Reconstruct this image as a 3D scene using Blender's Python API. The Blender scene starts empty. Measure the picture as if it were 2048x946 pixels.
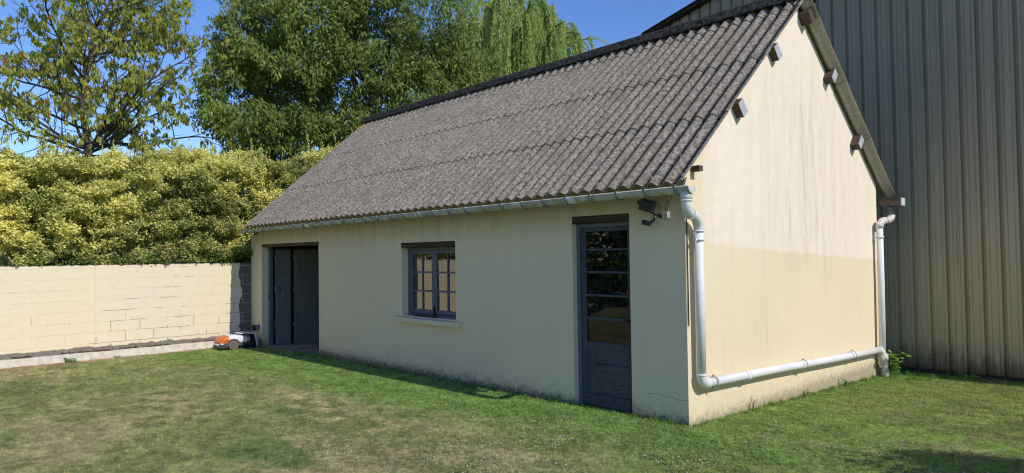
import bpy, math, random
import numpy as np
from mathutils import Vector, Matrix
R = math.radians
random.seed(7)
rng = np.random.default_rng(11)
S = bpy.context.scene
COL = S.collection

# ------------------------------------------------------------------ camera
cam_d = bpy.data.cameras.new("camera")
cam = bpy.data.objects.new("camera", cam_d)
COL.objects.link(cam)
S.camera = cam
cam_d.sensor_width = 36.0
cam_d.lens = 1369.88 / 2048 * 36
cam_d.clip_start, cam_d.clip_end = 0.1, 2000
_y, _p, _r = 0.8182146, 0.0285131, -0.0130910
_f = Vector((-math.sin(_y) * math.cos(_p), math.cos(_y) * math.cos(_p), math.sin(_p)))
_rt = Vector((math.cos(_y), math.sin(_y), 0)); _up = _rt.cross(_f)
_rt2 = math.cos(_r) * _rt + math.sin(_r) * _up
_up2 = -math.sin(_r) * _rt + math.cos(_r) * _up
m = Matrix((_rt2, _up2, -_f)).transposed().to_4x4()
m.translation = Vector((3.85939, -6.01588, 1.72925))
cam.matrix_world = m

# ------------------------------------------------------------------ sky, sun, exposure
SUN_EL, SUN_AZ = 39.0, 88.6          # azimuth clockwise from +Y: the sun stands just behind the front wall's plane
world = bpy.data.worlds.new("World"); S.world = world; world.use_nodes = True
wn, wl = world.node_tree.nodes, world.node_tree.links
sky = wn.new('ShaderNodeTexSky'); sky.sky_type = 'NISHITA'; sky.sun_disc = False
sky.sun_elevation = R(SUN_EL); sky.sun_rotation = R(SUN_AZ)
sky.air_density, sky.dust_density, sky.ozone_density = 1.0, 0.0, 5.0
hs = wn.new('ShaderNodeHueSaturation'); hs.inputs['Saturation'].default_value = 1.14; hs.inputs['Hue'].default_value = .513; hs.inputs['Value'].default_value = .85
wl.new(sky.outputs[0], hs.inputs['Color']); wl.new(hs.outputs[0], wn['Background'].inputs[0])
wn['Background'].inputs[1].default_value = 0.144
sd = bpy.data.lights.new("sun", 'SUN'); sd.energy = 2.88; sd.angle = R(0.53); sd.color = (1.0, 0.945, 0.87)
sun = bpy.data.objects.new("sun", sd); COL.objects.link(sun)
sdir = Vector((math.cos(R(SUN_EL)) * math.sin(R(SUN_AZ)), math.cos(R(SUN_EL)) * math.cos(R(SUN_AZ)), math.sin(R(SUN_EL))))
sun.rotation_euler = sdir.to_track_quat('Z', 'Y').to_euler(); sun.location = (12, 0, 14)
S.view_settings.view_transform = 'Standard'; S.view_settings.look = 'None'
S.view_settings.exposure = 0.42; S.view_settings.gamma = 1.0
S.view_settings.use_curve_mapping = False
S.render.engine = 'CYCLES'
S.cycles.max_bounces = 8; S.cycles.diffuse_bounces = 5; S.cycles.transparent_max_bounces = 12
S.cycles.use_denoising = True
S.cycles.pixel_filter_type = 'BLACKMAN_HARRIS'; S.cycles.filter_width = 1.1

# ------------------------------------------------------------------ helpers
def finish(o, parent, label=None, cat=None, group=None, kind=None):
    COL.objects.link(o)
    if parent is not None: o.parent = parent
    if label: o['label'] = label
    if cat: o['category'] = cat
    if group: o['group'] = group
    if kind: o['kind'] = kind
    return o

def thing(name, label, cat, loc=(0, 0, 0), group=None):
    o = bpy.data.objects.new(name, None); o.location = loc; o.empty_display_size = .2
    return finish(o, None, label, cat, group)

class MB:
    """collects shapes; build() links them as one mesh object (world coords, shifted to the parent)"""
    def __init__(s): s.v, s.f, s.sm = [], [], []
    def add(s, vs, fs, smooth=False):
        b = len(s.v); s.v += [tuple(v) for v in vs]
        for f in fs: s.f.append([b + i for i in f]); s.sm.append(smooth)
        return s
    def box(s, x0, x1, y0, y1, z0, z1):
        x0, x1 = min(x0, x1), max(x0, x1); y0, y1 = min(y0, y1), max(y0, y1); z0, z1 = min(z0, z1), max(z0, z1)
        v = [(x, y, z) for z in (z0, z1) for y in (y0, y1) for x in (x0, x1)]
        return s.add(v, [(0, 2, 3, 1), (4, 5, 7, 6), (0, 1, 5, 4), (2, 6, 7, 3), (0, 4, 6, 2), (1, 3, 7, 5)])
    def obox(s, c, ax, ay, az, hx, hy, hz):
        c = Vector(c); ax, ay, az = Vector(ax).normalized(), Vector(ay).normalized(), Vector(az).normalized()
        v = [c + ax * hx * i + ay * hy * j + az * hz * k for k in (-1, 1) for j in (-1, 1) for i in (-1, 1)]
        return s.add(v, [(0, 2, 3, 1), (4, 5, 7, 6), (0, 1, 5, 4), (2, 6, 7, 3), (0, 4, 6, 2), (1, 3, 7, 5)])
    def tube(s, pts, rad, n=16, caps=True, smooth=True):
        pts = [Vector(p) for p in pts]
        if not hasattr(rad, '__len__'): rad = [rad] * len(pts)
        rings = []; prev = None
        for i, p in enumerate(pts):
            t = (pts[min(i + 1, len(pts) - 1)] - pts[max(i - 1, 0)])
            t = t.normalized() if t.length > 1e-9 else Vector((0, 0, 1))
            if prev is None:
                a = Vector((0, 0, 1)) if abs(t.z) < .9 else Vector((1, 0, 0))
                u = t.cross(a).normalized()
            else: u = (prev - t * prev.dot(t)).normalized()
            prev = u; w = t.cross(u)
            rings.append([p + (u * math.cos(2 * math.pi * k / n) + w * math.sin(2 * math.pi * k / n)) * rad[i] for k in range(n)])
        b = len(s.v); s.v += [tuple(q) for r_ in rings for q in r_]
        for i in range(len(pts) - 1):
            for k in range(n):
                k2 = (k + 1) % n
                s.f.append([b + i * n + k, b + i * n + k2, b + (i + 1) * n + k2, b + (i + 1) * n + k]); s.sm.append(smooth)
        if caps:
            s.f.append([b + k for k in range(n)][::-1]); s.sm.append(False)
            e = b + (len(pts) - 1) * n; s.f.append([e + k for k in range(n)]); s.sm.append(False)
        return s
    def prism(s, poly, axis, a, b, smooth=False):
        """poly of 2-D points extruded along axis 'x','y' or 'z' from a to b"""
        def P(t, q): return {'x': (t, q[0], q[1]), 'y': (q[0], t, q[1]), 'z': (q[0], q[1], t)}[axis]
        n = len(poly); v = [P(a, q) for q in poly] + [P(b, q) for q in poly]
        s.add(v, [tuple(range(n))[::-1], tuple(range(n, 2 * n))])
        b0 = len(s.v) - 2 * n
        for i in range(n):
            j = (i + 1) % n; s.f.append([b0 + i, b0 + j, b0 + n + j, b0 + n + i]); s.sm.append(smooth)
        return s
    def plate(s, xs, zs, holes, y0, y1):
        """wall plate in x,z with rectangular holes, thickness y0..y1"""
        solid = {}
        for i in range(len(xs) - 1):
            for k in range(len(zs) - 1):
                cx, cz = (xs[i] + xs[i + 1]) / 2, (zs[k] + zs[k + 1]) / 2
                solid[i, k] = not any(h[0] < cx < h[1] and h[2] < cz < h[3] for h in holes)
        for (i, k), so in solid.items():
            if not so: continue
            a, b, c, d = xs[i], xs[i + 1], zs[k], zs[k + 1]
            s.add([(a, y0, c), (b, y0, c), (b, y0, d), (a, y0, d)], [(0, 1, 2, 3)])
            s.add([(a, y1, c), (b, y1, c), (b, y1, d), (a, y1, d)], [(3, 2, 1, 0)])
            if not solid.get((i - 1, k)): s.add([(a, y0, c), (a, y0, d), (a, y1, d), (a, y1, c)], [(0, 1, 2, 3)])
            if not solid.get((i + 1, k)): s.add([(b, y0, c), (b, y1, c), (b, y1, d), (b, y0, d)], [(0, 1, 2, 3)])
            if not solid.get((i, k - 1)): s.add([(a, y0, c), (a, y1, c), (b, y1, c), (b, y0, c)], [(0, 1, 2, 3)])
            if not solid.get((i, k + 1)): s.add([(a, y0, d), (b, y0, d), (b, y1, d), (a, y1, d)], [(0, 1, 2, 3)])
        return s
    def build(s, name, mat, parent=None, label=None, bevel=0, **kw):
        me = bpy.data.meshes.new(name)
        off = Vector((0, 0, 0))
        q = parent
        while q is not None: off += q.location; q = q.parent
        me.from_pydata([(v[0] - off.x, v[1] - off.y, v[2] - off.z) for v in s.v], [], s.f)
        me.polygons.foreach_set('use_smooth', s.sm)
        me.materials.append(mat)
        me.update()
        o = bpy.data.objects.new(name, me)
        if bevel:
            b = o.modifiers.new('bevel', 'BEVEL'); b.width = bevel; b.segments = 2; b.limit_method = 'ANGLE'; b.angle_limit = R(40)
        return finish(o, parent, label, **kw)

def arr_mesh(name, V, F, mat, parent=None, attrs=None, smooth=False, **kw):
    """V (N,3) float, F (M,k) int -> mesh object; fast path for foliage"""
    me = bpy.data.meshes.new(name)
    off = np.zeros(3); q = parent
    while q is not None: off += np.array(q.location); q = q.parent
    V = np.asarray(V, dtype=np.float32) - off.astype(np.float32)
    k = F.shape[1]
    me.vertices.add(len(V)); me.vertices.foreach_set('co', V.ravel())
    me.loops.add(F.size); me.loops.foreach_set('vertex_index', F.astype(np.int32).ravel())
    me.polygons.add(len(F)); me.polygons.foreach_set('loop_start', np.arange(0, F.size, k, dtype=np.int32))
    me.polygons.foreach_set('loop_total', np.full(len(F), k, dtype=np.int32))
    me.polygons.foreach_set('use_smooth', np.full(len(F), smooth))
    me.update(calc_edges=True)
    for an, (typ, dom, data) in (attrs or {}).items():
        a = me.attributes.new(an, typ, dom)
        a.data.foreach_set('color' if typ == 'FLOAT_COLOR' else 'value', np.asarray(data, dtype=np.float32).ravel())
    me.materials.append(mat)
    o = bpy.data.objects.new(name, me)
    return finish(o, parent, **kw)

def _h(i, j, k, seed):
    n = (i * 374761393 + j * 668265263 + k * 2147483647 + seed * 974634777) & 0xffffffff
    n = ((n ^ (n >> 13)) * 1274126177) & 0xffffffff
    return ((n ^ (n >> 16)) & 0xffff) / 65535.0
def vnoise(x, y, z=0.0, seed=0):
    x, y = np.asarray(x, float), np.asarray(y, float); z = np.zeros_like(x) + z
    i, j, k = np.floor(x).astype(np.int64), np.floor(y).astype(np.int64), np.floor(z).astype(np.int64)
    fx, fy, fz = x - i, y - j, z - k
    fx, fy, fz = [t * t * (3 - 2 * t) for t in (fx, fy, fz)]
    r = 0
    for a in (0, 1):
        for b in (0, 1):
            for c in (0, 1):
                r = r + _h(i + a, j + b, k + c, seed) * (fx if a else 1 - fx) * (fy if b else 1 - fy) * (fz if c else 1 - fz)
    return r
def fbm(x, y, z=0.0, seed=0, o=4):
    r, w, t = 0, 1, 0
    for k in range(o):
        r = r + w * vnoise(np.asarray(x) * 2 ** k, np.asarray(y) * 2 ** k, np.asarray(z) * 2 ** k, seed + k); t += w; w *= .5
    return r / t
def sstep(a, b, x): t = np.clip((x - a) / (b - a), 0, 1); return t * t * (3 - 2 * t)

# ------------------------------------------------------------------ material helper
class NM:
    def __init__(s, name, rough=.8, spec=.3):
        s.m = bpy.data.materials.new(name); s.m.use_nodes = True
        s.n, s.l = s.m.node_tree.nodes, s.m.node_tree.links
        s.b = s.n['Principled BSDF']; s.b.inputs['Roughness'].default_value = rough
        s.b.inputs['Specular IOR Level'].default_value = spec
        s.tc = s.n.new('ShaderNodeTexCoord'); s.geo = s.n.new('ShaderNodeNewGeometry')
        s.P = s.geo.outputs['Position']
        sx = s.n.new('ShaderNodeSeparateXYZ'); s.l.new(s.P, sx.inputs[0])
        s.x, s.y, s.z = sx.outputs
    def _in(s, sock, v):
        if hasattr(v, 'is_linked') or isinstance(v, bpy.types.NodeSocket): s.l.new(v, sock)
        else:
            if sock.type == 'RGBA' and len(v) == 3: v = (*v, 1)
            sock.default_value = v
    def noise(s, scale, detail=4, rough=.55, vec=None, sc=None, dist=0):
        n = s.n.new('ShaderNodeTexNoise'); n.inputs['Scale'].default_value = scale
        n.inputs['Detail'].default_value = detail; n.inputs['Roughness'].default_value = rough; n.inputs['Distortion'].default_value = dist
        v = vec or s.P
        if sc: v = s.vscale(v, sc)
        s.l.new(v, n.inputs['Vector']); return n.outputs['Fac']
    def voro(s, scale, sc=None, out='Distance'):
        n = s.n.new('ShaderNodeTexVoronoi'); n.inputs['Scale'].default_value = scale
        v = s.P if not sc else s.vscale(s.P, sc)
        s.l.new(v, n.inputs['Vector']); return n.outputs[out]
    def vscale(s, v, sc, add=(0, 0, 0)):
        n = s.n.new('ShaderNodeMapping'); n.inputs['Scale'].default_value = sc; n.inputs['Location'].default_value = add
        s.l.new(v, n.inputs['Vector']); return n.outputs[0]
    def math(s, op, a, b=0.0, c=0.0, clamp=False):
        n = s.n.new('ShaderNodeMath'); n.operation = op; n.use_clamp = clamp
        for i, v in enumerate((a, b, c)):
            if i < len(n.inputs): s._in(n.inputs[i], v)
        return n.outputs[0]
    def ramp(s, v, a, b, lo=0.0, hi=1.0, smooth=True):
        n = s.n.new('ShaderNodeMapRange'); n.interpolation_type = 'SMOOTHSTEP' if smooth else 'LINEAR'
        for k, q in zip(('Value', 'From Min', 'From Max', 'To Min', 'To Max'), (v, a, b, lo, hi)): s._in(n.inputs[k], q)
        return n.outputs['Result']
    def mix(s, f, a, b, mode='MIX'):
        n = s.n.new('ShaderNodeMix'); n.data_type = 'RGBA'; n.blend_type = mode
        s._in(n.inputs[0], f); s._in(n.inputs[6], a); s._in(n.inputs[7], b); return n.outputs[2]
    def mul(s, *a):
        r = a[0]
        for q in a[1:]: r = s.math('MULTIPLY', r, q)
        return r
    def attr(s, name, out='Fac'):
        n = s.n.new('ShaderNodeAttribute'); n.attribute_name = name; return n.outputs[out]
    def color(s, c): s._in(s.b.inputs['Base Color'], c); return s
    def bump(s, h, strength=.5, dist=.01):
        n = s.n.new('ShaderNodeBump'); n.inputs['Strength'].default_value = strength; n.inputs['Distance'].default_value = dist
        s.l.new(h, n.inputs['Height'])
        if s.b.inputs['Normal'].is_linked:
            s.l.new(s.b.inputs['Normal'].links[0].from_socket, n.inputs['Normal'])
        s.l.new(n.outputs[0], s.b.inputs['Normal']); return s

def simple(name, c, rough=.6, spec=.4, var=.15, scale=20, metallic=0, bump=.15):
    a = NM(name, rough, spec); nz = a.noise(scale, 5)
    v = a.ramp(nz, .3, .7, 1 - var, 1 + var)
    cc = a.mix(1.0, c, c); mm = a.n.new('ShaderNodeVectorMath'); mm.operation = 'SCALE'
    mm.inputs[0].default_value = c; a.l.new(v, mm.inputs['Scale'])
    a.l.new(mm.outputs[0], a.b.inputs['Base Color']); a.b.inputs['Metallic'].default_value = metallic
    if bump: a.bump(nz, bump, .003)
    return a.m

# --- render of the outbuilding: cream paint, weathered
CREAM = (.76, .645, .445)
def house_wall_mat():
    a = NM('painted_render', .88, .2)
    big = a.noise(.9, 5); mid = a.noise(6, 5); fine = a.noise(90, 3)
    col = a.mix(a.ramp(big, .35, .7), CREAM, (.73, .62, .43))
    # older whiter paint on the upper gable (the wall face that looks to +x)
    nx = a.n.new('ShaderNodeSeparateXYZ'); a.l.new(a.geo.outputs['True Normal'], nx.inputs[0])
    gable = a.ramp(nx.outputs[0], .6, .9)
    edge = a.math('ADD', a.math('MULTIPLY', a.y, -.047), 1.845)
    wob = a.math('MULTIPLY', a.math('SUBTRACT', a.noise(5, 3), .5), .06)
    up = a.ramp(a.math('SUBTRACT', a.math('ADD', a.z, wob), edge), -.03, .04)
    side = a.ramp(a.math('ADD', a.y, a.math('MULTIPLY', a.math('SUBTRACT', a.noise(1.5, 4), .5), .5)), .3, .52)
    white = a.mix(a.ramp(mid, .3, .7), (.79, .685, .55), (.82, .72, .59))
    col = a.mix(a.mul(gable, up, side), col, white)
    # vertical grey streaks under the apex
    st = a.noise(1.0, 6, .62, sc=(1, 7, .55)); st2 = a.noise(1.0, 6, .75, sc=(1, 16, 2.6))
    ctr = a.ramp(a.math('ABSOLUTE', a.math('SUBTRACT', a.y, 2.75)), .2, 1.9, 1, 0)
    hz = a.mul(a.ramp(a.z, 1.35, 2.1), a.ramp(a.z, 4.7, 3.3))
    stv = a.math('MULTIPLY', a.ramp(st, .36, .64), a.ramp(st2, .32, .68, .15, 1))
    col = a.mix(a.mul(gable, ctr, hz, stv, .42), col, (.34, .285, .22))
    light = a.mul(gable, a.ramp(st, .5, .75), .16)
    col = a.mix(light, col, (.45, .40, .28))
    # faint streaks on the front face, mossy tint and painted eave shade under the gutter
    fst = a.noise(1.0, 6, .6, sc=(5, 1, .5))
    col = a.mix(a.mul(a.math('SUBTRACT', 1.0, gable), a.ramp(fst, .45, .75), .10), col, (.42, .40, .27))
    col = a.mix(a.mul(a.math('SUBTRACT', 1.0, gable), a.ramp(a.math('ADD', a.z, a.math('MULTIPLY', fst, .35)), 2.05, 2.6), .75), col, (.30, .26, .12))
    # splashed dirt and mould at the foot
    foot = a.math('ADD', a.z, a.math('MULTIPLY', a.math('SUBTRACT', a.noise(7, 6, .65), .5), .45))
    col = a.mix(a.mul(a.ramp(foot, .22, -.02, 0, .55), a.ramp(gable, 0, 1, 1, .5)), col, (.33, .29, .19))
    col = a.mix(a.ramp(a.math('ADD', a.z, a.math('MULTIPLY', a.math('SUBTRACT', a.noise(16, 6, .7), .5), .34)), .1, -.02, 0, .85), col, a.mix(gable, (.10, .095, .075), (.36, .30, .20)))
    spots = a.mul(a.ramp(a.noise(55, 2), .66, .72), a.ramp(a.z, .7, .1))
    col = a.mix(a.mul(spots, .55), col, (.07, .06, .05))
    # hairline crack near the ground
    ck = a.math('ADD', a.z, a.math('MULTIPLY', a.noise(3.2, 6, .6), .22))
    ckl = a.mul(a.ramp(a.math('ABSOLUTE', a.math('SUBTRACT', ck, .36)), .004, .0015), a.ramp(a.x, -.55, -.45), a.math('SUBTRACT', 1.0, gable))
    col = a.mix(a.mul(ckl, .7), col, (.05, .045, .04))
    # interior faces of the walls take a dark tone
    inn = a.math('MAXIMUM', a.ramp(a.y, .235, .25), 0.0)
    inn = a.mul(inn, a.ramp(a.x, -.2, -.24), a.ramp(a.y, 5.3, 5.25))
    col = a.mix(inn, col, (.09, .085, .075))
    a.color(col)
    a.bump(fine, .35, .004); a.bump(mid, .3, .012); a.bump(big, .4, .05)
    return a.m

def garden_wall_mat():
    a = NM('painted_blockwork', .9, .15)
    big = a.noise(.8, 5); mid = a.noise(7, 5); fine = a.noise(110, 3)
    wx = a.math('MULTIPLY', a.math('SUBTRACT', a.noise(2.2, 5, .6), .5), .03)
    zz = a.math('ADD', a.z, wx)
    # courses of 0.20 m with joints, staggered 0.50 m blocks
    ph = a.math('DIVIDE', a.math('ADD', zz, .0), .2)
    fr = a.math('FRACT', ph); row = a.math('FLOOR', ph)
    dz = a.math('MULTIPLY', a.math('MINIMUM', fr, a.math('SUBTRACT', 1.0, fr)), .2)
    off = a.math('MULTIPLY', a.math('MODULO', row, 2.0), .25)
    wy = a.math('MULTIPLY', a.math('SUBTRACT', a.noise(9, 3), .5), .02)
    fy = a.math('FRACT', a.math('DIVIDE', a.math('ADD', a.math('ADD', a.math('ADD', a.y, 40.18), off), wy), .5))
    dy = a.math('MULTIPLY', a.math('MINIMUM', fy, a.math('SUBTRACT', 1.0, fy)), .5)
    col = a.mix(a.ramp(big, .3, .7), (.77, .655, .445), (.74, .64, .47))
    col = a.mix(a.ramp(mid, .45, .8, 0, .35), col, (.60, .53, .38))
    # patches where the paint flaked from the joints
    sel = a.noise(1.6, 5, .7); lowr = a.ramp(a.z, .95, .35)
    hj = a.ramp(dz, .0075, .003)
    hj = a.mul(hj, a.ramp(a.math('ADD', sel, a.math('MULTIPLY', a.mul(lowr, a.ramp(a.y, -3.0, -2.8, .2, 1)), .13)), .56, .60))
    vj = a.mul(a.ramp(dy, .008, .004), a.ramp(a.math('ADD', a.noise(2.1, 4, .6), a.math('MULTIPLY', a.mul(lowr, a.ramp(a.y, -3.0, -2.8, -.6, 1)), .14)), .56, .60))
    faint = a.mul(a.math('MAXIMUM', a.ramp(dz, .012, .003), a.mul(a.ramp(dy, .012, .003), .3)), a.ramp(a.noise(1.3, 3), .35, .65, .02, .30))
    col = a.mix(faint, col, (.47, .40, .27))
    flake = a.math('MAXIMUM', hj, a.mul(vj, a.ramp(a.z, .9, .6)))
    col = a.mix(a.mul(flake, .78), col, (.22, .195, .16))
    # bare weathered band over the footing, following the sloping ground
    base = a.math('ADD', a.z, a.math('MULTIPLY', a.math('SUBTRACT', a.noise(3.4, 7, .62), .5), .17))
    gr = a.mix(a.ramp(a.noise(38, 5, .7), .35, .7), (.25, .22, .18), (.13, .115, .10))
    col = a.mix(a.ramp(base, .150, .125), col, gr)
    moss = a.mul(a.ramp(a.math('ADD', a.z, a.math('MULTIPLY', a.math('SUBTRACT', a.noise(14, 5, .8), .5), .16)), .085, .06), a.ramp(a.noise(3, 3), .42, .52))
    col = a.mix(a.mul(moss, .9), col, (.045, .02, .012))
    # unpainted rough blocks beside the outbuilding
    edge = a.math('ADD', a.y, a.math('MULTIPLY', a.math('SUBTRACT', a.noise(2.4, 4, .6, sc=(1, 0, 1)), .5), .34))
    bare = a.ramp(edge, -.235, -.225)
    blk = a.mix(a.ramp(a.noise(60, 4, .7), .3, .7), (.17, .155, .13), (.10, .092, .08))
    jt = a.math('MAXIMUM', a.ramp(dz, .012, .006), a.ramp(dy, .012, .006))
    blk = a.mix(jt, blk, (.28, .26, .22))
    col = a.mix(bare, col, blk)
    # black algae on the top edge
    top = a.ramp(a.math('ADD', a.z, a.math('MULTIPLY', a.math('SUBTRACT', a.noise(9, 5, .7), .5), .10)), 1.645, 1.665)
    col = a.mix(a.mul(top, .9), col, (.05, .05, .045))
    a.color(col)
    jb = a.math('MINIMUM', a.ramp(dz, 0, .012), a.ramp(dy, 0, .010))
    a.bump(jb, .22, .005); a.bump(fine, .4, .004); a.bump(mid, .5, .015)
    return a.m

def roof_mat():
    a = NM('fibre_cement', .93, .12)
    n1 = a.noise(1.6, 4); n2 = a.noise(25, 6, .7); n3 = a.noise(55, 5, .7)
    cell = a.voro(34)
    col = a.mix(a.ramp(n2, .35, .66), (.100, .086, .072), (.345, .305, .245))
    col = a.mix(a.ramp(n1, .35, .7, 0, .35), col, (.22, .19, .145))
    col = a.mix(a.ramp(n3, .55, .66, 0, .8), col, (.48, .43, .35))
    col = a.mix(a.mul(a.ramp(n3, .42, .34), .75), col, (.05, .043, .036))
    col = a.mix(a.mul(a.ramp(cell, .14, .09), a.ramp(a.noise(3, 4), .5, .6), .75), col, (.55, .52, .46))
    col = a.mix(a.mul(a.ramp(a.voro(9), .1, .05), .8), col, (.07, .06, .05))
    # valleys darkened: crest shade painted in along with moss and grime
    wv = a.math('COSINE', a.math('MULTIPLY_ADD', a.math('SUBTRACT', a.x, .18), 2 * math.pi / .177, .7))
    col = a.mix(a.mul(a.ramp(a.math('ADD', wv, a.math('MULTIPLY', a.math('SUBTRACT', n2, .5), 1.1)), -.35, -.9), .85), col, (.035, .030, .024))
    col = a.mix(a.mul(a.ramp(a.noise(2.4, 5, .65), .5, .68), .5), col, (.13, .115, .075))
    # orange lichen at the far ridge end
    d = a.math('ADD', a.ramp(a.x, -10.1, -10.35), a.ramp(a.z, 4.6, 4.85))
    col = a.mix(a.mul(a.ramp(d, 1.3, 1.8), a.ramp(n2, .42, .55)), col, (.50, .22, .03))
    tn = a.n.new('ShaderNodeSeparateXYZ'); a.l.new(a.geo.outputs['True Normal'], tn.inputs[0])
    under = a.ramp(tn.outputs[2], .05, -.05)
    col = a.mix(under, col, a.mix(a.ramp(n2, .3, .7), (.50, .46, .37), (.30, .27, .215)))
    a.color(col); a.bump(n3, .6, .006); a.bump(n2, .5, .008)
    return a.m

def hangar_mat():
    a = NM('coated_steel_cladding', .55, .3)
    n = a.noise(1.0, 5, .6, sc=(9, 1, .25)); big = a.noise(.5, 3)
    pan = a.noise(1.0, 0, .5, sc=(1.08, 1, .12))
    col = a.mix(a.ramp(n, .3, .7), (.27, .232, .17), (.335, .285, .205))
    col = a.mix(a.ramp(pan, .35, .65, 0, .4), col, (.30, .30, .22))
    low = a.ramp(a.math('ADD', a.z, a.math('MULTIPLY', a.math('SUBTRACT', big, .5), 2.0)), 3.4, .8)
    col = a.mix(a.mul(low, .6), col, (.50, .405, .225))  # warm bounce light from lawn and gable painted into the lower cladding
    stk = a.mul(a.ramp(a.noise(1.0, 5, .65, sc=(16, 1, .33)), .58, .70), a.ramp(a.x, -1.5, 1.2))
    col = a.mix(a.mul(stk, .6), col, (.075, .075, .055))
    foot = a.ramp(a.math('ADD', a.z, a.math('MULTIPLY', a.math('SUBTRACT', a.noise(1.0, 5, .7, sc=(12, 1, 2)), .5), .9)), .42, -.1)
    col = a.mix(a.mul(foot, .8), col, (.055, .05, .035))
    rust = a.ramp(a.z, -.03, -.1)
    col = a.mix(a.mul(rust, .5), col, (.12, .06, .03))
    a.color(col); a.bump(big, .2, .03)
    return a.m

def wood_mat(name, c1, c2, rough=.8, axis=(1, 30, 30), paint=None):
    a = NM(name, rough, .25)
    g = a.noise(1.0, 6, .65, sc=tuple(q * 1.5 for q in axis)); f = a.noise(12, 5)
    col = a.mix(a.ramp(g, .3, .7), c1, c2)
    if paint:
        ch = a.noise(14, 5, .75, sc=(1, 1, 2.6))
        ch2 = a.mul(a.ramp(ch, paint[1], paint[1] + .03), a.ramp(a.noise(2.2, 3), .45, .6))
        col = a.mix(ch2, col, paint[0])
        sp = a.ramp(a.noise(45, 2), .73, .76); col = a.mix(a.mul(sp, .7), col, (.35, .36, .37))
    a.color(col); a.bump(g, .4, .004); a.bump(f, .25, .004)
    return a.m

def leaf_mat(name, c1, c2, c3, trans=.35, rough=.5):
    """c1..c2 over the per-leaf value, c3 for the top few percent (old leaves)"""
    a = NM(name, rough, .22)
    r = a.attr('rnd')
    col = a.mix(a.ramp(r, 0, .9, smooth=False), c1, c2)
    col = a.mix(a.ramp(r, .955, .965), col, c3)
    a.color(col)
    out = a.n['Material Output']
    tr = a.n.new('ShaderNodeBsdfTranslucent')
    mv = a.n.new('ShaderNodeVectorMath'); mv.operation = 'MULTIPLY'; a.l.new(col, mv.inputs[0]); mv.inputs[1].default_value = (1.3, 1.5, .7)
    a.l.new(mv.outputs[0], tr.inputs['Color'])
    mx = a.n.new('ShaderNodeMixShader'); mx.inputs[0].default_value = trans
    a.l.new(a.b.outputs[0], mx.inputs[1]); a.l.new(tr.outputs[0], mx.inputs[2]); a.l.new(mx.outputs[0], out.inputs['Surface'])
    return a.m

def grass_mat(name, trans):
    a = NM(name, .7, .2)
    col = a.attr('tint', 'Color')
    n = a.noise(160, 3, .7); n2 = a.noise(14, 5, .6)
    mv = a.n.new('ShaderNodeVectorMath'); mv.operation = 'SCALE'; a.l.new(col, mv.inputs[0])
    a.l.new(a.math('MULTIPLY', a.ramp(n, .3, .7, .5, 1.5), a.ramp(n2, .3, .7, .68, 1.32)), mv.inputs['Scale'])
    a.l.new(mv.outputs[0], a.b.inputs['Base Color'])
    if trans:
        tr = a.n.new('ShaderNodeBsdfTranslucent'); a.l.new(mv.outputs[0], tr.inputs['Color'])
        mx = a.n.new('ShaderNodeMixShader'); mx.inputs[0].default_value = trans
        a.l.new(a.b.outputs[0], mx.inputs[1]); a.l.new(tr.outputs[0], mx.inputs[2])
        a.l.new(mx.outputs[0], a.n['Material Output'].inputs['Surface'])
    else: a.bump(n, .8, .02); a.bump(n2, .8, .05)
    return a.m

def glass_mat(name, refl, tint):
    a = NM(name)
    g = a.n.new('ShaderNodeBsdfGlossy'); g.inputs['Roughness'].default_value = .01; g.inputs['Color'].default_value = (*tint, 1)
    t = a.n.new('ShaderNodeBsdfTransparent'); t.inputs['Color'].default_value = (.75, .8, .78, 1)
    d = a.n.new('ShaderNodeBsdfDiffuse'); d.inputs['Color'].default_value = (.30, .29, .25, 1)
    fr = a.n.new('ShaderNodeFresnel'); fr.inputs['IOR'].default_value = 1.5
    bn = a.n.new('ShaderNodeBump'); bn.inputs['Strength'].default_value = .04; bn.inputs['Distance'].default_value = .02
    a.l.new(a.noise(3.5, 2), bn.inputs['Height']); a.l.new(bn.outputs[0], g.inputs['Normal'])
    f = a.math('MULTIPLY_ADD', fr.outputs[0], 1.6, refl, clamp=True)
    m1 = a.n.new('ShaderNodeMixShader'); a.l.new(f, m1.inputs[0]); a.l.new(t.outputs[0], m1.inputs[1]); a.l.new(g.outputs[0], m1.inputs[2])
    m2 = a.n.new('ShaderNodeMixShader'); a.l.new(a.ramp(a.noise(9, 5, .7), .3, .9, .0, .10), m2.inputs[0])
    a.l.new(m1.outputs[0], m2.inputs[1]); a.l.new(d.outputs[0], m2.inputs[2])
    a.l.new(m2.outputs[0], a.n['Material Output'].inputs['Surface'])
    return a.m

M = {}
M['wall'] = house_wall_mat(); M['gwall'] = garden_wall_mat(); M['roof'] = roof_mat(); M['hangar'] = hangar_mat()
M['ridge'] = simple('near_black_cement', (.045, .042, .037), .95, .1, .8, 22, bump=.6)  # near-black mottled cement for ridge caps and hangar roof
M['beam'] = wood_mat('old_timber', (.028, .019, .013), (.085, .058, .038))
M['purlin'] = wood_mat('purlin_timber', (.055, .038, .028), (.115, .082, .058))
M['tailface'] = simple('zinc_purlin_cap', (.42, .44, .47), .5, .5, .1)
M['blue'] = wood_mat('grey_blue_paint', (.100, .118, .145), (.125, .145, .175), .55, paint=((.035, .026, .02), .66))
M['bluedoor'] = wood_mat('flaking_grey_blue_paint', (.056, .065, .078), (.074, .084, .098), .6, axis=(1, 30, 30), paint=((.045, .022, .016), .55))
M['gutter'] = simple('grey_gutter_plastic', (.42, .415, .37), .7, .2, .3, 9)
M['gutter_light'] = simple('pale_gutter_plastic', (.62, .62, .60), .4, .5, .15, 9)
M['pipe'] = simple('white_pipe_plastic', (.73, .725, .72), .5, .22, .05, 3, bump=0)
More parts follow.
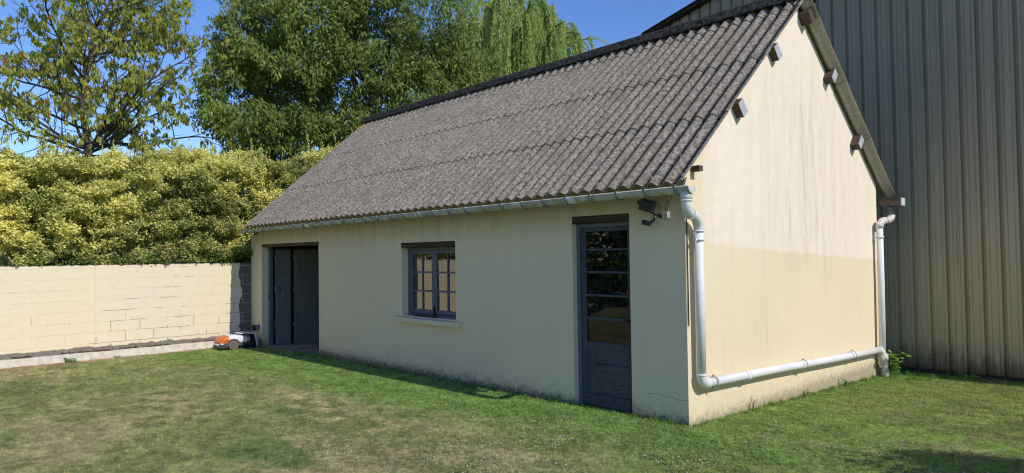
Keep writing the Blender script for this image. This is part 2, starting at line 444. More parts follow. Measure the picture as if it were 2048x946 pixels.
M['pipe_dirty'] = simple('aged_pipe_plastic', (.60, .55, .50), .45, .5, .25, 14, bump=0)
M['steel'] = simple('dull_metal', (.33, .33, .33), .45, .5, .2, 30, metallic=.6)
M['footing'] = simple('whitewashed_footing', (.60, .55, .46), .92, .2, .14, 9, bump=.4)
M['concrete'] = simple('pale_concrete', (.46, .43, .37), .92, .2, .3, 22, bump=.6)
M['floor'] = simple('garage_floor_concrete', (.25, .235, .21), .9, .2, .3, 5, bump=.4)
M['sill'] = M['wall']
M['glass'] = glass_mat('old_window_glass', .12, (.80, .77, .70)); M['glass_door'] = glass_mat('dark_door_glass', .01, (.7, .72, .7))
M['black'] = simple('black_plastic', (.015, .015, .017), .4, .4, .2)
M['dark'] = simple('dark_interior', (.05, .048, .045), .9, .2, .3, 3)
M['leafdoor'] = wood_mat('green_grey_boards', (.105, .108, .095), (.145, .147, .128), .7, axis=(22, 22, 1))
M['dusty'] = simple('dusty_pane', (.13, .12, .09), .6, .3)
M['bracket'] = simple('zinc_bracket', (.20, .22, .25), .5, .4, .1)
M['purlin_dirty'] = simple('grimy_gutter', (.12, .10, .08), .7, .3, .4)
M['orange'] = simple('orange_plastic', (.62, .13, .02), .35, .5, .06, 30, bump=0)
M['white'] = simple('white_plastic', (.75, .76, .78), .35, .5, .05, 30, bump=0)
M['grey'] = simple('grey_plastic', (.13, .13, .135), .5, .4, .1, 30, bump=0)
M['rubber'] = simple('wheel_rubber', (.03, .03, .03), .8, .2)
M['darkgrey'] = simple('dark_grey_plastic', (.05, .05, .052), .5, .4, .1, bump=0)
M['bark'] = wood_mat('grey_bark', (.035, .03, .025), (.12, .105, .085), .9, axis=(9, 9, 2))
M['twig'] = simple('hedge_twig', (.07, .05, .035), .9, .1, .3, 20)
M['leaf_cherry'] = leaf_mat('cherry_leaf', (.09, .12, .03), (.46, .47, .08), (.34, .085, .02), .45)
M['leaf_dense'] = leaf_mat('dense_leaf', (.030, .060, .011), (.27, .33, .070), (.20, .20, .05), .24)
M['leaf_willow'] = leaf_mat('willow_leaf', (.26, .31, .09), (.52, .57, .26), (.46, .36, .10), .5)
M['leaf_hedge'] = leaf_mat('golden_privet_leaf', (.035, .095, .012), (.86, .78, .25), (.50, .14, .05), .18)
M['leaf_weed'] = leaf_mat('weed_leaf', (.13, .24, .045), (.26, .40, .09), (.28, .4, .1), .35)
M['leaf_dead'] = leaf_mat('dry_leaf', (.25, .08, .03), (.36, .13, .05), (.38, .16, .06), .2)
M['ground'] = grass_mat('lawn_soil', 0); M['grass'] = grass_mat('lawn_blades', .42)

# ------------------------------------------------------------------ ground
def gz(x, y):
    x, y = np.asarray(x, float), np.asarray(y, float)
    return .0085 * np.clip(x, -13, 6) - .0315 * np.clip(y, 0, 7) + (fbm(x * .8, y * .8, 0, 5, 3) - .5) * .02 * sstep(.1, .9, np.maximum(np.maximum(-y, x), 0))

def lawn_tint(x, y):
    """real colour of the turf: watered green beside the walls, straw patches in the open middle"""
    lush = np.array([.255, .385, .095]); mid = np.array([.335, .375, .125]); dry = np.array([.575, .465, .255]); dark = np.array([.185, .280, .085]); straw = np.array([.56, .38, .21])
    n1 = fbm(x * .55 + 3, y * .9, 0, 21, 4); n2 = fbm(x * 1.7, y * 2.4, 0, 31, 4); n3 = fbm(x * 5, y * 7, 0, 41, 3)
    c = lush[None] * np.ones((len(x), 1))
    # distance-in-front-of-wall mask for the left lawn
    front = sstep(-1.05, -2.1, y + (n1 - .5) * 1.5 + .11 * np.clip(x + 4, -7, 4) * -1)
    front = front * sstep(.9, -.4, x + (n2 - .5) * 1.2)
    k = np.clip(front, 0, 1)[:, None]
    c = c * (1 - k) + mid * k
    d = (front * sstep(.43, .68, n1 * .5 + n2 * .3 + n3 * .2 + .02) * .85)[:, None]
    c = c * (1 - .75 * d) + dry * .75 * d
    # dark green patches
    def blob(cx, cy, rx, ry, s=1.0):
        return s * sstep(1.15, .45, np.sqrt(((x - cx) / rx) ** 2 + ((y - cy) / ry) ** 2) + (n2 - .5) * 1.1)
    for b in ((-2.2, -3.35, .75, .33, .9), (-4.6, -5.2, .9, .5, .6), (-6.8, -3.4, .8, .35, .35), (-8.3, -4.4, 1.0, .4, .6), (-3.7, -2.5, .6, .22, .5)):
        q = blob(*b)[:, None]; c = c * (1 - q) + dark * q
    for b in ((-.9, -2.6, .8, .35, .6), (-2.9, -2.2, 1.2, .28, .55), (-5.0, -3.3, 1.4, .45, .55), (-4.2, -1.9, 1.2, .25, .45), (2.3, .9, .45, .25, .45), (1.5, .2, .5, .2, .3)):
        q = blob(*b)[:, None] * sstep(.35, .6, n3)[:, None]; c = c * (1 - q) + dry * q
    # straw strip along the garden wall
    q = (sstep(-10.35, -10.75, x + (n2 - .5) * .5) * sstep(-.7, -1.0, y))[:, None]; c = c * (1 - q) + straw * q
    # right-hand lawn: olive, some clover-brown
    q = (sstep(.0, .8, x) * sstep(.40, .62, n1) * .6)[:, None]; c = c * (1 - q) + np.array([.30, .325, .10]) * q
    q = (sstep(.5, 1.2, x) * sstep(.52, .66, n2) * .4 * sstep(3.0, 1.0, y))[:, None]; c = c * (1 - q) + np.array([.36, .30, .165]) * q
    return np.clip(c * (1 + (n3[:, None] - .5) * .9), .005, 1)

def build_ground():
    xs = np.concatenate([[-400, -200, -100, -60, -35, -22, -16], np.arange(-13, 6.01, .07), [8, 11, 16, 25, 45, 90, 200, 400]])
    ys = np.concatenate([[-400, -200, -100, -50, -28, -18, -13, -10], np.arange(-8, 7.01, .07), [9, 13, 20, 35, 60, 120, 250, 400]])
    X, Y = np.meshgrid(xs, ys); X, Y = X.ravel(), Y.ravel()
    Z = gz(X, Y)
    V = np.stack([X, Y, Z], 1); nx, ny = len(xs), len(ys)
    i, j = np.meshgrid(np.arange(nx - 1), np.arange(ny - 1)); b = (j * nx + i).ravel()
    F = np.stack([b, b + 1, b + nx + 1, b + nx], 1)
    t = lawn_tint(X, Y) * .8
    tint = np.concatenate([t, np.ones((len(t), 1))], 1)
    arr_mesh('ground', V, F, M['ground'], attrs={'tint': ('FLOAT_COLOR', 'POINT', tint)}, smooth=True, kind='structure')
build_ground()

# ------------------------------------------------------------------ outbuilding
L = 10.84; XR0, XR1 = -10.43, .18
TH = .718; EY, EZ = -.297, 2.425; RY, RZ = 2.65, 4.998
RB_Y, RB_Z = 5.59, 2.58
house = thing('outbuilding', 'long cream rendered outbuilding with steep grey corrugated roof, blue-grey door and window', 'outbuilding', (-5.3, 2.6, -.1))
D1, D2, W1, W2, G1, G2 = -1.53, -.70, -5.08, -3.74, -10.29, -7.775
wm = MB()
def ztop(y, drop=.052):
    return (EZ + (y - EY) * math.tan(TH) if y < RY else RZ + (y - RY) * (RB_Z - RZ) / (RB_Y - RY)) - drop
holes = [(D1, D2, -.6, 2.18), (W1, W2, .8372, 1.95), (G1, G2, -.6, 2.03)]
zt = ztop(0)
wm.plate([-10.45, G1, G2, W1, W2, D1, D2, -.25], [-.6, .8372, 1.95, 2.03, 2.18, zt], holes, 0, .25)
wm.box(-L, -10.45, 0, .35, -.6, 2.255)
gp = [(0, -.6), (5.31, -.6), (5.31, ztop(5.31)), (RY, RZ - .062), (0, zt)]
wm.prism(gp, 'x', -.25, 0)
wm.prism([(.25, -.6), (5.31, -.6), (5.31, ztop(5.31)), (RY, RZ - .062), (.25, ztop(.25))], 'x', -10.64, -10.44)
wm.box(-10.44, -.25, 5.06, 5.31, -.6, ztop(5.31))
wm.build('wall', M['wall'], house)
fl = MB().box(-10.44, -.25, .02, 5.06, -.5, -.075); fl.box(G1 + .002, G2 - .002, -.06, .02, -.5, -.078)
fl.build('floor', M['floor'], house)
MB().box(-7.4, -7.2, .25, 5.06, -.075, 2.6).build('partition', M['dark'], house)

# corrugated roof courses (0.177 m waves)
PITCH, AMP, SL = .177, .0285, 1.187
RIDGE_S = 3.91
def course(y0, z0, dirv, nrm, s0, s1, lift0, lift1, x0, x1, phase, jit=0):
    n = int(round((x1 - x0) / PITCH * 10)); xs = np.linspace(x0, x1, n + 1)
    w = np.cos((xs - x1) / PITCH * 2 * math.pi + phase)
    h = AMP * w
    V = []; T = .0075
    ss = [s0, (s0 * .66 + s1 * .34), (s0 * .33 + s1 * .67), s1]
    for lay in (0, 1):
        for s in ss:
            t = (s - s0) / (s1 - s0); lf = lift0 * (1 - t) + lift1 * t
            for i, x in enumerate(xs):
                jj = jit * (vnoise(x / .92, 0.5, 0, 77) - .5) if s == s0 else 0
                d = h[i] + lf - (T if lay else 0)
                V.append((x, y0 + dirv[0] * (s + jj) + nrm[0] * d, z0 + dirv[1] * (s + jj) + nrm[1] * d))
    N = n + 1; q = len(ss); F = []; sm = []
    for lay in (0, 1):
        for a in range(q - 1):
            for i in range(n):
                b = lay * q * N + a * N + i
                F.append((b, b + 1, b + N + 1, b + N) if not lay else (b + N, b + N + 1, b + 1, b)); sm.append(True)
    o = q * N
    nv = len(V); V += [V[i] for i in range(N)] + [V[o + i] for i in range(N)] + [V[(q - 1) * N + i] for i in range(N)] + [V[o + (q - 1) * N + i] for i in range(N)]
    side = len(V); V += [V[a * N] for a in range(q)] + [V[o + a * N] for a in range(q)] + [V[a * N + n] for a in range(q)] + [V[o + a * N + n] for a in range(q)]
    for i in range(n):
        F.append((nv + i, nv + N + i, nv + N + i + 1, nv + i + 1)); sm.append(False)
        F.append((nv + 2 * N + i, nv + 2 * N + i + 1, nv + 3 * N + i + 1, nv + 3 * N + i)); sm.append(False)
    for a in range(q - 1):
        F.append((side + a, side + a + 1, side + q + a + 1, side + q + a)); sm.append(False)
        F.append((side + 2 * q + a + 1, side + 2 * q + a, side + 3 * q + a, side + 3 * q + a + 1)); sm.append(False)
    mb = MB(); mb.v = V; mb.f = [list(f) for f in F]; mb.sm = sm
    return mb
dF, nF = (math.cos(TH), math.sin(TH)), (-math.sin(TH), math.cos(TH))
roof = None
roof_root = MB(); 
# hidden-from-front but real: battens under the sheets carry the name roof
for s in (.35, 1.15, 2.35, 3.6):
    cy, cz = EY + dF[0] * s - nF[0] * .06, EZ + dF[1] * s - nF[1] * .06
    roof_root.obox(((XR0 + 0) / 2 - .2, cy, cz), (1, 0, 0), (0, dF[0], dF[1]), (0, nF[0], nF[1]), (-XR0) / 2 - .3, .03, .025)
roof = roof_root.build('roof', M['purlin'], house)
for k in range(4):
    s0 = k * SL; s1 = min((k + 1) * SL + .14, RIDGE_S + .0)
    c = course(EY, EZ, dF, nF, s0, s1, .0155 if k else .004, 0, XR0, XR1, .7, .012)
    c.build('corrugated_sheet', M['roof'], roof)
LB = math.hypot(RB_Y - RY, RB_Z - RZ); dB = (-(RB_Y - RY) / LB, (RZ - RB_Z) / LB); nB = (dB[1], -dB[0])
nB = (abs(nB[0]), abs(nB[1]))
for k in range(4):
    s0 = k * 1.1; s1 = min((k + 1) * 1.1 + .14, LB)
    c = course(RB_Y, RB_Z, dB, nB, s0, s1, .0155 if k else .004, 0, XR0, XR1, .7)
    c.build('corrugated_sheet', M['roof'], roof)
# ridge cap: steep-sided dark capping in lengths
xa = XR0 - .02
while xa < XR1:
    xb = min(xa + 1.02, XR1 + .03); dz = random.uniform(-.006, .006)
    outer = [(RY - .165, RZ - .055), (RY - .11, RZ + .065), (RY - .045, RZ + .105), (RY + .045, RZ + .105), (RY + .11, RZ + .065), (RY + .165, RZ - .055)]
    inner = [(p[0] * .93 + RY * .07, p[1] - .014) for p in outer][::-1]
    MB().prism([(p[0], p[1] + dz) for p in outer + inner], 'x', xa, xb + (.0 if xb > XR1 else -.006)).build('ridge_cap', M['ridge'], roof, bevel=.008)
    xa += 1.02
# purlin tails at the gable, with zinc-grey end faces
for (y, z, sl, w, h, xe, face) in ((1.955, 4.155, TH, .058, .09, .09, 1), (1.07, 3.35, TH, .058, .09, .09, 1), (.155, 2.60, 0, .04, .028, .10, 0), (2.83, 4.80, .785, .085, .085, .14, 2),
                   (3.55, 4.13, -.69, .055, .092, .12, 1), (4.43, 3.31, -.69, .055, .092, .12, 1)):
    u, v = (0, math.cos(sl), math.sin(sl)), (0, -math.sin(sl), math.cos(sl))
    t = MB().obox(((xe - .02) / 2, y, z), (1, 0, 0), u, v, (xe + .02) / 2, w, h).build('purlin_end', M['purlin'], house)
    if face == 1: MB().obox((xe + .002, y, z), (1, 0, 0), u, v, .0025, w + .001, h + .001).build('metal_cap', M['tailface'], t)
# roof fixings along the purlin lines (pale washers with hooks) - one source, copies share its mesh
fx = MB(); fx.obox((0, 0, 0), (1, 0, 0), (0, dF[0], dF[1]), (0, nF[0], nF[1]), .006, .020, .004); fx.obox((0, nF[0] * .01, nF[1] * .01), (1, 0, 0), (0, dF[0], dF[1]), (0, nF[0], nF[1]), .006, .006, .01)
fix0 = fx.build('roof_fixing', M['steel'], None); fix0.parent = roof
first = True; cnt = 0
nw = int((XR1 - XR0) / PITCH)
for s, st, ph in ((.06, 2, 0), (.40, 6, 1), (1.32, 9, 3), (2.5, 9, 2), (3.7, 4, 1)):
    for wv in range(ph, nw, st):
        if cnt >= 96: break
        x = XR1 - (.7 / (2 * math.pi) + wv) * PITCH + 0.0
        x = XR1 - PITCH * (wv + (.7 / (2 * math.pi)))
        if x < XR0 + .05: continue
        d = AMP + .014
        p = Vector((x, EY + dF[0] * s + nF[0] * d, EZ + dF[1] * s + nF[1] * d)) - house.location
        o = fix0 if first else fix0.copy()
        if not first: COL.objects.link(o); o.parent = roof
        o.location = p; first = False; cnt += 1
# lintels
MB().box(D1 - .055, D2 - .001, .004, .12, 2.095, 2.182).build('lintel', M['beam'], house, bevel=.006)
lw_ = MB().box(W1 - .01, W2 + .0, -.003, .17, 1.875, 1.957).build('lintel', M['beam'], house, bevel=.008)
MB().box(G1 - .01, G2 + .01, -.003, .24, 1.985, 2.045).build('lintel', M['purlin'], house, bevel=.006)
# window sill
sl = MB(); sl.prism([(-.085, .745), (-.085, .812), (.12, .842), (.12, .745)], 'x', W1 - .13, W2 + .13)
sl.build('window_sill', M['wall'], house, bevel=.008)
# window: frame > sashes > panes
yf = .115
wf = MB(); t = .045
wf.box(W1 + .001, W1 + t, yf, yf + .09, .838, 1.875).box(W2 - t, W2 - .001, yf, yf + .09, .838, 1.875)
wf.box(W1 + t, W2 - t, yf, yf + .09, 1.835, 1.875).box(W1 + t, W2 - t, yf - .03, yf + .09, .838, .872)
window = wf.build('window', M['blue'], house, bevel=.004)
mid = (W1 + W2) / 2
for a, b in ((W1 + t + .003, mid - .003), (mid + .003, W2 - t - .003)):
    z0, z1 = .876, 1.832; st = .058
    sm_ = MB(); ya, yb = yf + .012, yf + .055
    sm_.box(a, a + st, ya, yb, z0, z1).box(b - st, b, ya, yb, z0, z1).box(a + st, b - st, ya, yb, z0, z0 + .06).box(a + st, b - st, ya, yb, z1 - .05, z1)
    zi = [z0 + .06 + (z1 - .05 - z0 - .06) * q / 3 for q in range(4)]
    xm = (a + b) / 2
    for q in (1, 2): sm_.box(a + st, b - st, ya + .004, yb - .006, zi[q] - .013, zi[q] + .013)
    sm_.box(xm - .012, xm + .012, ya + .006, yb - .008, z0 + .06, z1 - .05)
    sash = sm_.build('window_sash', M['blue'], window, bevel=.003)
    for q in range(3):
        for xa_, xb_ in ((a + st, xm - .012), (xm + .012, b - st)):
            g = MB(); dy = random.uniform(-.002, .002)
            za, zb = zi[q] + .013, zi[q + 1] - .013
            if q == 0: za = zi[0]
            if q == 2: zb = zi[3]
            g.add([(xa_, ya + .022 + dy, za), (xb_, ya + .022 - dy, za), (xb_, ya + .022 - dy, zb), (xa_, ya + .022 + dy, zb)], [(0, 1, 2, 3)])
            g.build('window_pane', M['glass'], window)
    
wh = MB().box(mid - .012, mid + .012, yf - .012, yf + .012, .87, 1.0).box(mid - .03, mid + .03, yf - .02, yf + .0, .90, .925)
wh.build('window_latch', M['black'], window)
MB().box(W1 + .3, W2 - .5, .01, .06, .842, .862).box(mid - .02, mid + .18, .0, .06, .846, .872).build('iron_stay', M['beam'], window, bevel=.004)
# board added inside the window in place of a diagonal reflection
MB().obox((-3.95, .55, 1.2), (0, 1, 0), (.35, 0, .94), (.94, 0, -.35), .02, .7, .12).build('reflection_board', M['purlin'], house)
# door
yd = .07
df = MB()
df.box(D1 + .001, D1 + .05, yd, yd + .09, -.02, 2.095).box(D2 - .05, D2 - .001, yd, yd + .09, -.02, 2.095).box(D1 + .05, D2 - .05, yd, yd + .09, 2.045, 2.095)
dframe = df.build('door_frame', M['blue'], house, bevel=.004)
dd = MB(); a, b = D1 + .053, D2 - .053; ya, yb = yd + .015, yd + .055
zs = [.73, 1.0, 1.265, 1.53, 1.79, 2.02]
gx0, gx1 = a + .075, b - .04
dd.box(a, gx0, ya, yb, .0, 2.042).box(gx1, b, ya, yb, .0, 2.042).box(gx0, gx1, ya, yb, 2.0, 2.042)
for z in zs[1:5]: dd.box(gx0, gx1, ya - .004, yb, z - .013, z + .013)
dd.box(gx0, gx1, ya, yb, .665, .73).box(gx0, gx1, ya, yb, .41, .48).box(gx0, gx1, ya - .006, yb, .0, .13)
dd.box(gx0, gx1, ya + .012, yb - .008, .13, .41).box(gx0, gx1, ya + .012, yb - .008, .48, .665)
door = dd.build('door', M['bluedoor'], house, bevel=.004)
for k in range(5):
    za, zb = zs[k] + (.013 if k else 0), zs[k + 1] - (.013 if k < 4 else .02)
    dy = random.uniform(-.0015, .0015)
    MB().add([(gx0, ya + .02 + dy, za), (gx1, ya + .02 - dy, za), (gx1, ya + .02 + dy, zb), (gx0, ya + .02 - dy, zb)], [(0, 1, 2, 3)]).build('door_pane', M['glass_door'], door)
MB().box(D1 + .001, D2 - .001, -.03, .2, -.3, -.022).build('door_step', M['concrete'], house, bevel=.01)
MB().box(gx1 + .006, gx1 + .03, ya - .03, ya, .985, 1.015).tube([(gx1 + .018, ya - .03, 1.0), (gx1 - .04, ya - .045, 1.0)], .009, 10).build('door_handle', M['black'], door)
# garage: door track jamb and folding leaves inside
gj = MB().box(G1 + .001, G1 + .09, .14, .2, -.074, 1.98).build('door_post', M['blue'], house)
def leaf_panel(p, q, win=True):
    p, q = Vector((*p, 0)), Vector((*q, 0)); d = (q - p); ln = d.length; d.normalize(); n = Vector((-d.y, d.x, 0))
    c = (p + q) / 2; mb = MB()
    zc, zh = .93, 1.0
    wz0, wz1 = 1.42, 1.70; wx = ln * .28
    mb.obox((c.x, c.y, (wz0 - .07) / 2), d, n, (0, 0, 1), ln / 2 - .004, .02, (wz0 + .07) / 2)
    mb.obox((c.x, c.y, (wz1 + 1.93) / 2), d, n, (0, 0, 1), ln / 2 - .004, .02, (1.93 - wz1) / 2)
    for s_ in (-1, 1):
        cc = c + d * s_ * (ln / 2 + wx) / 2
        mb.obox((cc.x, cc.y, (wz0 + wz1) / 2), d, n, (0, 0, 1), (ln / 2 - wx) / 2 - .002, .02, (wz1 - wz0) / 2)
    nb = max(3, int(ln / .09))
    for i in range(1, nb):
        e = p + d * ln * i / nb
        for s_ in (1, -1): 
            mb.obox((e.x + n.x * .021 * s_, e.y + n.y * .021 * s_, .66), d, n, (0, 0, 1), .006, .002, .72)
    lf = mb.build('folding_door', M['leafdoor'], house)
    MB().obox((c.x, c.y, (wz0 + wz1) / 2), d, n, (0, 0, 1), wx - .004, .003, (wz1 - wz0) / 2 - .004).build('pane', M['dusty'], lf)
    for z in (.35, 1.1, 1.75):
        MB().obox((p.x - n.x * .027, p.y - n.y * .027, z), d, n, (0, 0, 1), .02, .006, .05).build('hinge', M['grey'], lf)
    return lf
l1 = leaf_panel((-10.08, .20), (-10.0, .50)); leaf_panel((-9.97, .56), (-9.78, 1.14)); leaf_panel((-9.78, 1.145), (-9.50, 1.74)); leaf_panel((-9.50, 1.745), (-9.2, 2.33))
MB().tube([(-10.01, .25, 1.0), (-9.97, .25, 1.01), (-9.955, .25, 1.08), (-9.97, .25, 1.15), (-10.01, .25, 1.16)], .01, 8).build('handle', M['black'], l1)
MB().box(G1 + .03, G1 + .075, .125, .139, .9, .99).build('door_catch', M['black'], house)

# ------------------------------------------------------------------ gutters and pipes (fixed parts of the outbuilding)
def gzl(x): return 2.345 + (x + 10.4) * (2.372 - 2.345) / 10.7
def half_round(x0, x1, cy, r, thick, zf, mb):
    n = 12; pr = []
    for k in range(n + 1):
        a = math.pi + math.pi * k / n; pr.append((math.cos(a) * r, math.sin(a) * r))
    inn = [(p[0] * (1 - thick / r), p[1] * (1 - thick / r)) for p in pr][::-1]
    poly = pr + inn; N = len(poly)
    segs = max(1, int((x1 - x0) / 1.3)); V = []
    for s in range(segs + 1):
        x = x0 + (x1 - x0) * s / segs
        V += [(x, cy + p[0], zf(x) + p[1]) for p in poly]
    F = []
    for s in range(segs):
        for k in range(N):
            k2 = (k + 1) % N; F.append((s * N + k, s * N + k2, (s + 1) * N + k2, (s + 1) * N + k))
    mb.add(V, F, True)
    for s in (0, segs): mb.add([V[s * N + k] for k in range(N)], [tuple(range(N))])
GY, GR = -.318, .065
g = MB(); half_round(-10.52, .285, GY, GR, .004, gzl, g)
g.tube([(-10.52, GY - GR, gzl(-10.5)), (.285, GY - GR, gzl(.28))], .007, 8)
gut = g.build('gutter', M['gutter'], house)
for x in (-10.52, .287):
    n = 14; zc = gzl(x)
    poly = [(GY + math.cos(math.pi + math.pi * k / n) * (GR + .004), zc + math.sin(math.pi + math.pi * k / n) * (GR + .004)) for k in range(n + 1)]
    MB().prism(poly, 'x', x - .003, x + .006).build('end_cap', M['gutter_light'], gut)
for x in (-7.5, -4.1, -1.2):
    j = MB(); half_round(x - .06, x + .06, GY, GR + .005, .004, gzl, j); j.build('gutter_joint', M['gutter_light'], gut)
x = .14; first = None
while x > -10.45:
    zc = gzl(x)
    if first is None:
        bm_ = MB(); n = 10
        for k in range(n):
            a0, a1 = math.pi + math.pi * k / n, math.pi + math.pi * (k + 1) / n
            rr = GR + .017
            bm_.add([(x + sx, GY + math.cos(a) * r, zc + math.sin(a) * r) for a in (a0, a1) for r in (rr, rr - .007) for sx in (-.013, .013)],
                    [(0, 1, 5, 4), (2, 6, 7, 3), (0, 4, 6, 2), (1, 3, 7, 5)])
        bm_.box(x - .015, x + .015, GY - GR - .020, GY - GR + .012, zc - .012, zc + .012)
        bm_.obox((x, (GY + GR + .012 + -.19) / 2, zc + .05), (1, 0, 0), (0, .05, .1), (0, -.1, .05), .011, .062, .002)
        first = bm_.build('gutter_bracket', M['bracket'], gut); x_first = x; last = first
    else:
        o = first.copy(); COL.objects.link(o); o.parent = gut
        o.location = (x - x_first, 0, zc - gzl(x_first))
    x -= .354
def arc(p0, p1, p2, n=6):
    p0, p1, p2 = map(Vector, (p0, p1, p2)); return [(p0 * (1 - t) ** 2 + p1 * 2 * t * (1 - t) + p2 * t * t) for t in [i / n for i in range(n + 1)]]
PR = .0465
def pipe(pts, name, mat, par, r=PR, n=20): return MB().tube(pts, r, n).build(name, mat, par)
px, py = .085, .115
dp = pipe([(px, py, 1.98), (px, py, .50)], 'downpipe', M['pipe'], house)
ox, oy = .225, GY
pipe([(ox, oy, 2.325), (ox, oy, 2.24)], 'outlet', M['gutter_light'], dp, .056)
e1 = arc((ox, oy, 2.26), (ox, oy, 2.135), (ox * .75 + px * .25, oy * .75 + py * .25, 2.12), 7)
pipe(e1, 'elbow', M['pipe'], dp, .0505)
e2 = arc((ox * .72 + px * .28, oy * .72 + py * .28, 2.12), (px, py, 2.105), (px, py, 1.96), 9)
pipe(e2, 'elbow', M['pipe'], dp, .0505)
for z in (2.245,): pipe([(ox, oy, z), (ox, oy, z - .012)], 'socket_ring', M['pipe'], dp, .059)
q = Vector((ox * .72 + px * .28, oy * .72 + py * .28, 2.121)); q2 = q + (Vector((px, py, 2.10)) - q).normalized() * .014
pipe([q, q2], 'socket_ring', M['pipe'], dp, .058)
pipe([(px, py, 1.965), (px, py, 1.95)], 'socket_ring', M['pipe'], dp, .058)
pipe([(px, py, .515), (px, py, .50)], 'socket_ring', M['pipe'], dp, .057)
hz0, hz1 = .415, .255; hy1 = 5.00
pipe(arc((px, py, .52), (px, py, hz0), (px, py + .12, hz0 - .004), 9), 'elbow', M['pipe'], dp, .0535)
def hz_(y): return hz0 + (hz1 - hz0) * (y - py) / (hy1 - py)
hp = pipe([(px, py + .09, hz_(py + .09)), (px, 1.9, hz_(1.9) + .004), (px, 3.5, hz_(3.5) - .006), (px, hy1, hz1)], 'collector_pipe', M['pipe'], house)
for y in (.98, 2.35, 3.9): pipe([(px, y, hz_(y)), (px, y + .09, hz_(y + .09))], 'sleeve', M['pipe'], hp, .0545)
for y in (.33, 2.42, 3.98):
    MB().tube([(px, y, hz_(y)), (px, y + .022, hz_(y + .022))], .0585, 18).box(-.002, px, y, y + .02, hz_(y) - .008, hz_(y) + .008).box(px - .012, px + .012, y + .001, y + .021, hz_(y) - .075, hz_(y) + .072).build('pipe_clamp', M['gutter'], hp)
for z in (1.86,):
    MB().tube([(px, py, z), (px, py, z + .022)], .0585, 18).box(-.002, px, py - .009, py + .009, z + .002, z + .02).box(px - .012, px + .012, py - .075, py + .075, z + .001, z + .021).build('pipe_clamp', M['pipe'], dp)
pipe([(.001, py - .10, 2.15), (.012, py - .10, 2.03), (.012, py - .10, 1.0)], 'old_cable', M['purlin'], dp, .006, 6)
# rear pipe and rear gutter end
rp_x, rp_y = .09, 5.16
rg = MB().box(-10.4, .33, 5.36, 5.50, 2.425, 2.432).box(-10.4, .33, 5.36, 5.366, 2.432, 2.53).box(-10.4, .33, 5.494, 5.50, 2.432, 2.53)
rgut = rg.build('gutter', M['purlin_dirty'], house)
MB().box(.0, .30, 5.345, 5.359, 2.50, 2.545).build('eaves_board', M['purlin'], rgut)
MB().box(.331, .345, 5.355, 5.505, 2.42, 2.535).build('end_cap', M['gutter_light'], rgut)
rp = pipe([(rp_x, rp_y, 2.17), (rp_x - .0, rp_y, 1.2), (rp_x + .0, rp_y - .02, .16)], 'downpipe', M['pipe'], house)
pipe([(.17, 5.43, 2.43), (.17, 5.43, 2.25)], 'outlet', M['grey'], rp, .045)
pipe(arc((.17, 5.43, 2.28), (.17, 5.43, 2.20), (.13, 5.28, 2.195), 6), 'elbow', M['pipe_dirty'], rp, .054)
pipe(arc((.13, 5.30, 2.195), (rp_x, rp_y, 2.20), (rp_x, rp_y, 2.08), 7), 'elbow', M['pipe_dirty'], rp, .0545)
MB().tube([(rp_x, rp_y, 1.93), (rp_x, rp_y, 1.955)], .058, 18).box(-.002, rp_x, rp_y - .01, rp_y + .01, 1.93, 1.95).build('pipe_clamp', M['pipe'], rp)
MB().tube([(rp_x, rp_y - .02, .19), (rp_x, rp_y - .02, .12), (rp_x + .02, rp_y - .0, -.02), (rp_x + .03, rp_y + .01, -.3)], [.075, .078, .05, .045], 20).build('collector_boot', M['pipe_dirty'], rp)
pipe(arc((px, hy1 - .02, hz1), (px, rp_y - .04, hz1 - .004), (px, rp_y - .03, hz1 - .12), 7), 'elbow', M['pipe'], rp, .054)

# ------------------------------------------------------------------ floodlight, socket
fl_ = thing('floodlight', 'small black double floodlight with sensor fixed high on the front wall right of the door', 'floodlight', (-.30, 0, 2.15))
MB().box(-.245, -.175, -.05, .0, 2.10, 2.165).build('junction_block', M['concrete'], fl_, bevel=.004)
MB().obox((-.36, -.13, 2.235), (1, .25, -.35), (-.2, 1, .2), (.35, 0, 1), .075, .05, .055).box(-.45, -.42, -.19, -.17, 2.25, 2.29).build('lamp_head', M['black'], fl_, bevel=.008)
MB().tube([(-.27, -.02, 2.12), (-.29, -.09, 2.15), (-.33, -.12, 2.18)], .018, 10).tube([(-.29, -.08, 2.14), (-.31, -.10, 2.08), (-.35, -.12, 2.05)], .016, 10).build('arm', M['black'], fl_)
MB().obox((-.37, -.14, 2.055), (1, .2, -.25), (-.2, 1, 0), (.25, 0, 1), .045, .028, .026).build('motion_sensor', M['black'], fl_, bevel=.006)
MB().tube([(-.21, -.03, 2.165), (-.20, -.035, 2.21), (-.18, -.03, 2.27), (-.17, -.02, 2.36)], .007, 8).build('cable', M['purlin'], fl_)

so = thing('outdoor_socket', 'small grey outdoor socket with black plug low on the front wall beside the garage opening', 'socket', (-10.45, 0, .3))
MB().box(-10.50, -10.385, -.055, .0, .255, .345).build('socket_box', M['grey'], so, bevel=.006)
MB().box(-10.585, -10.49, -.10, -.03, .225, .335).tube([(-10.54, -.065, .23), (-10.54, -.065, .19)], .012, 8).build('plug', M['black'], so, bevel=.006)
MB().tube([(-10.54, -.065, .2), (-10.50, -.09, .12), (-10.42, -.12, .06), (-10.40, -.13, -.05)], .006, 8).build('cable', M['black'], so)

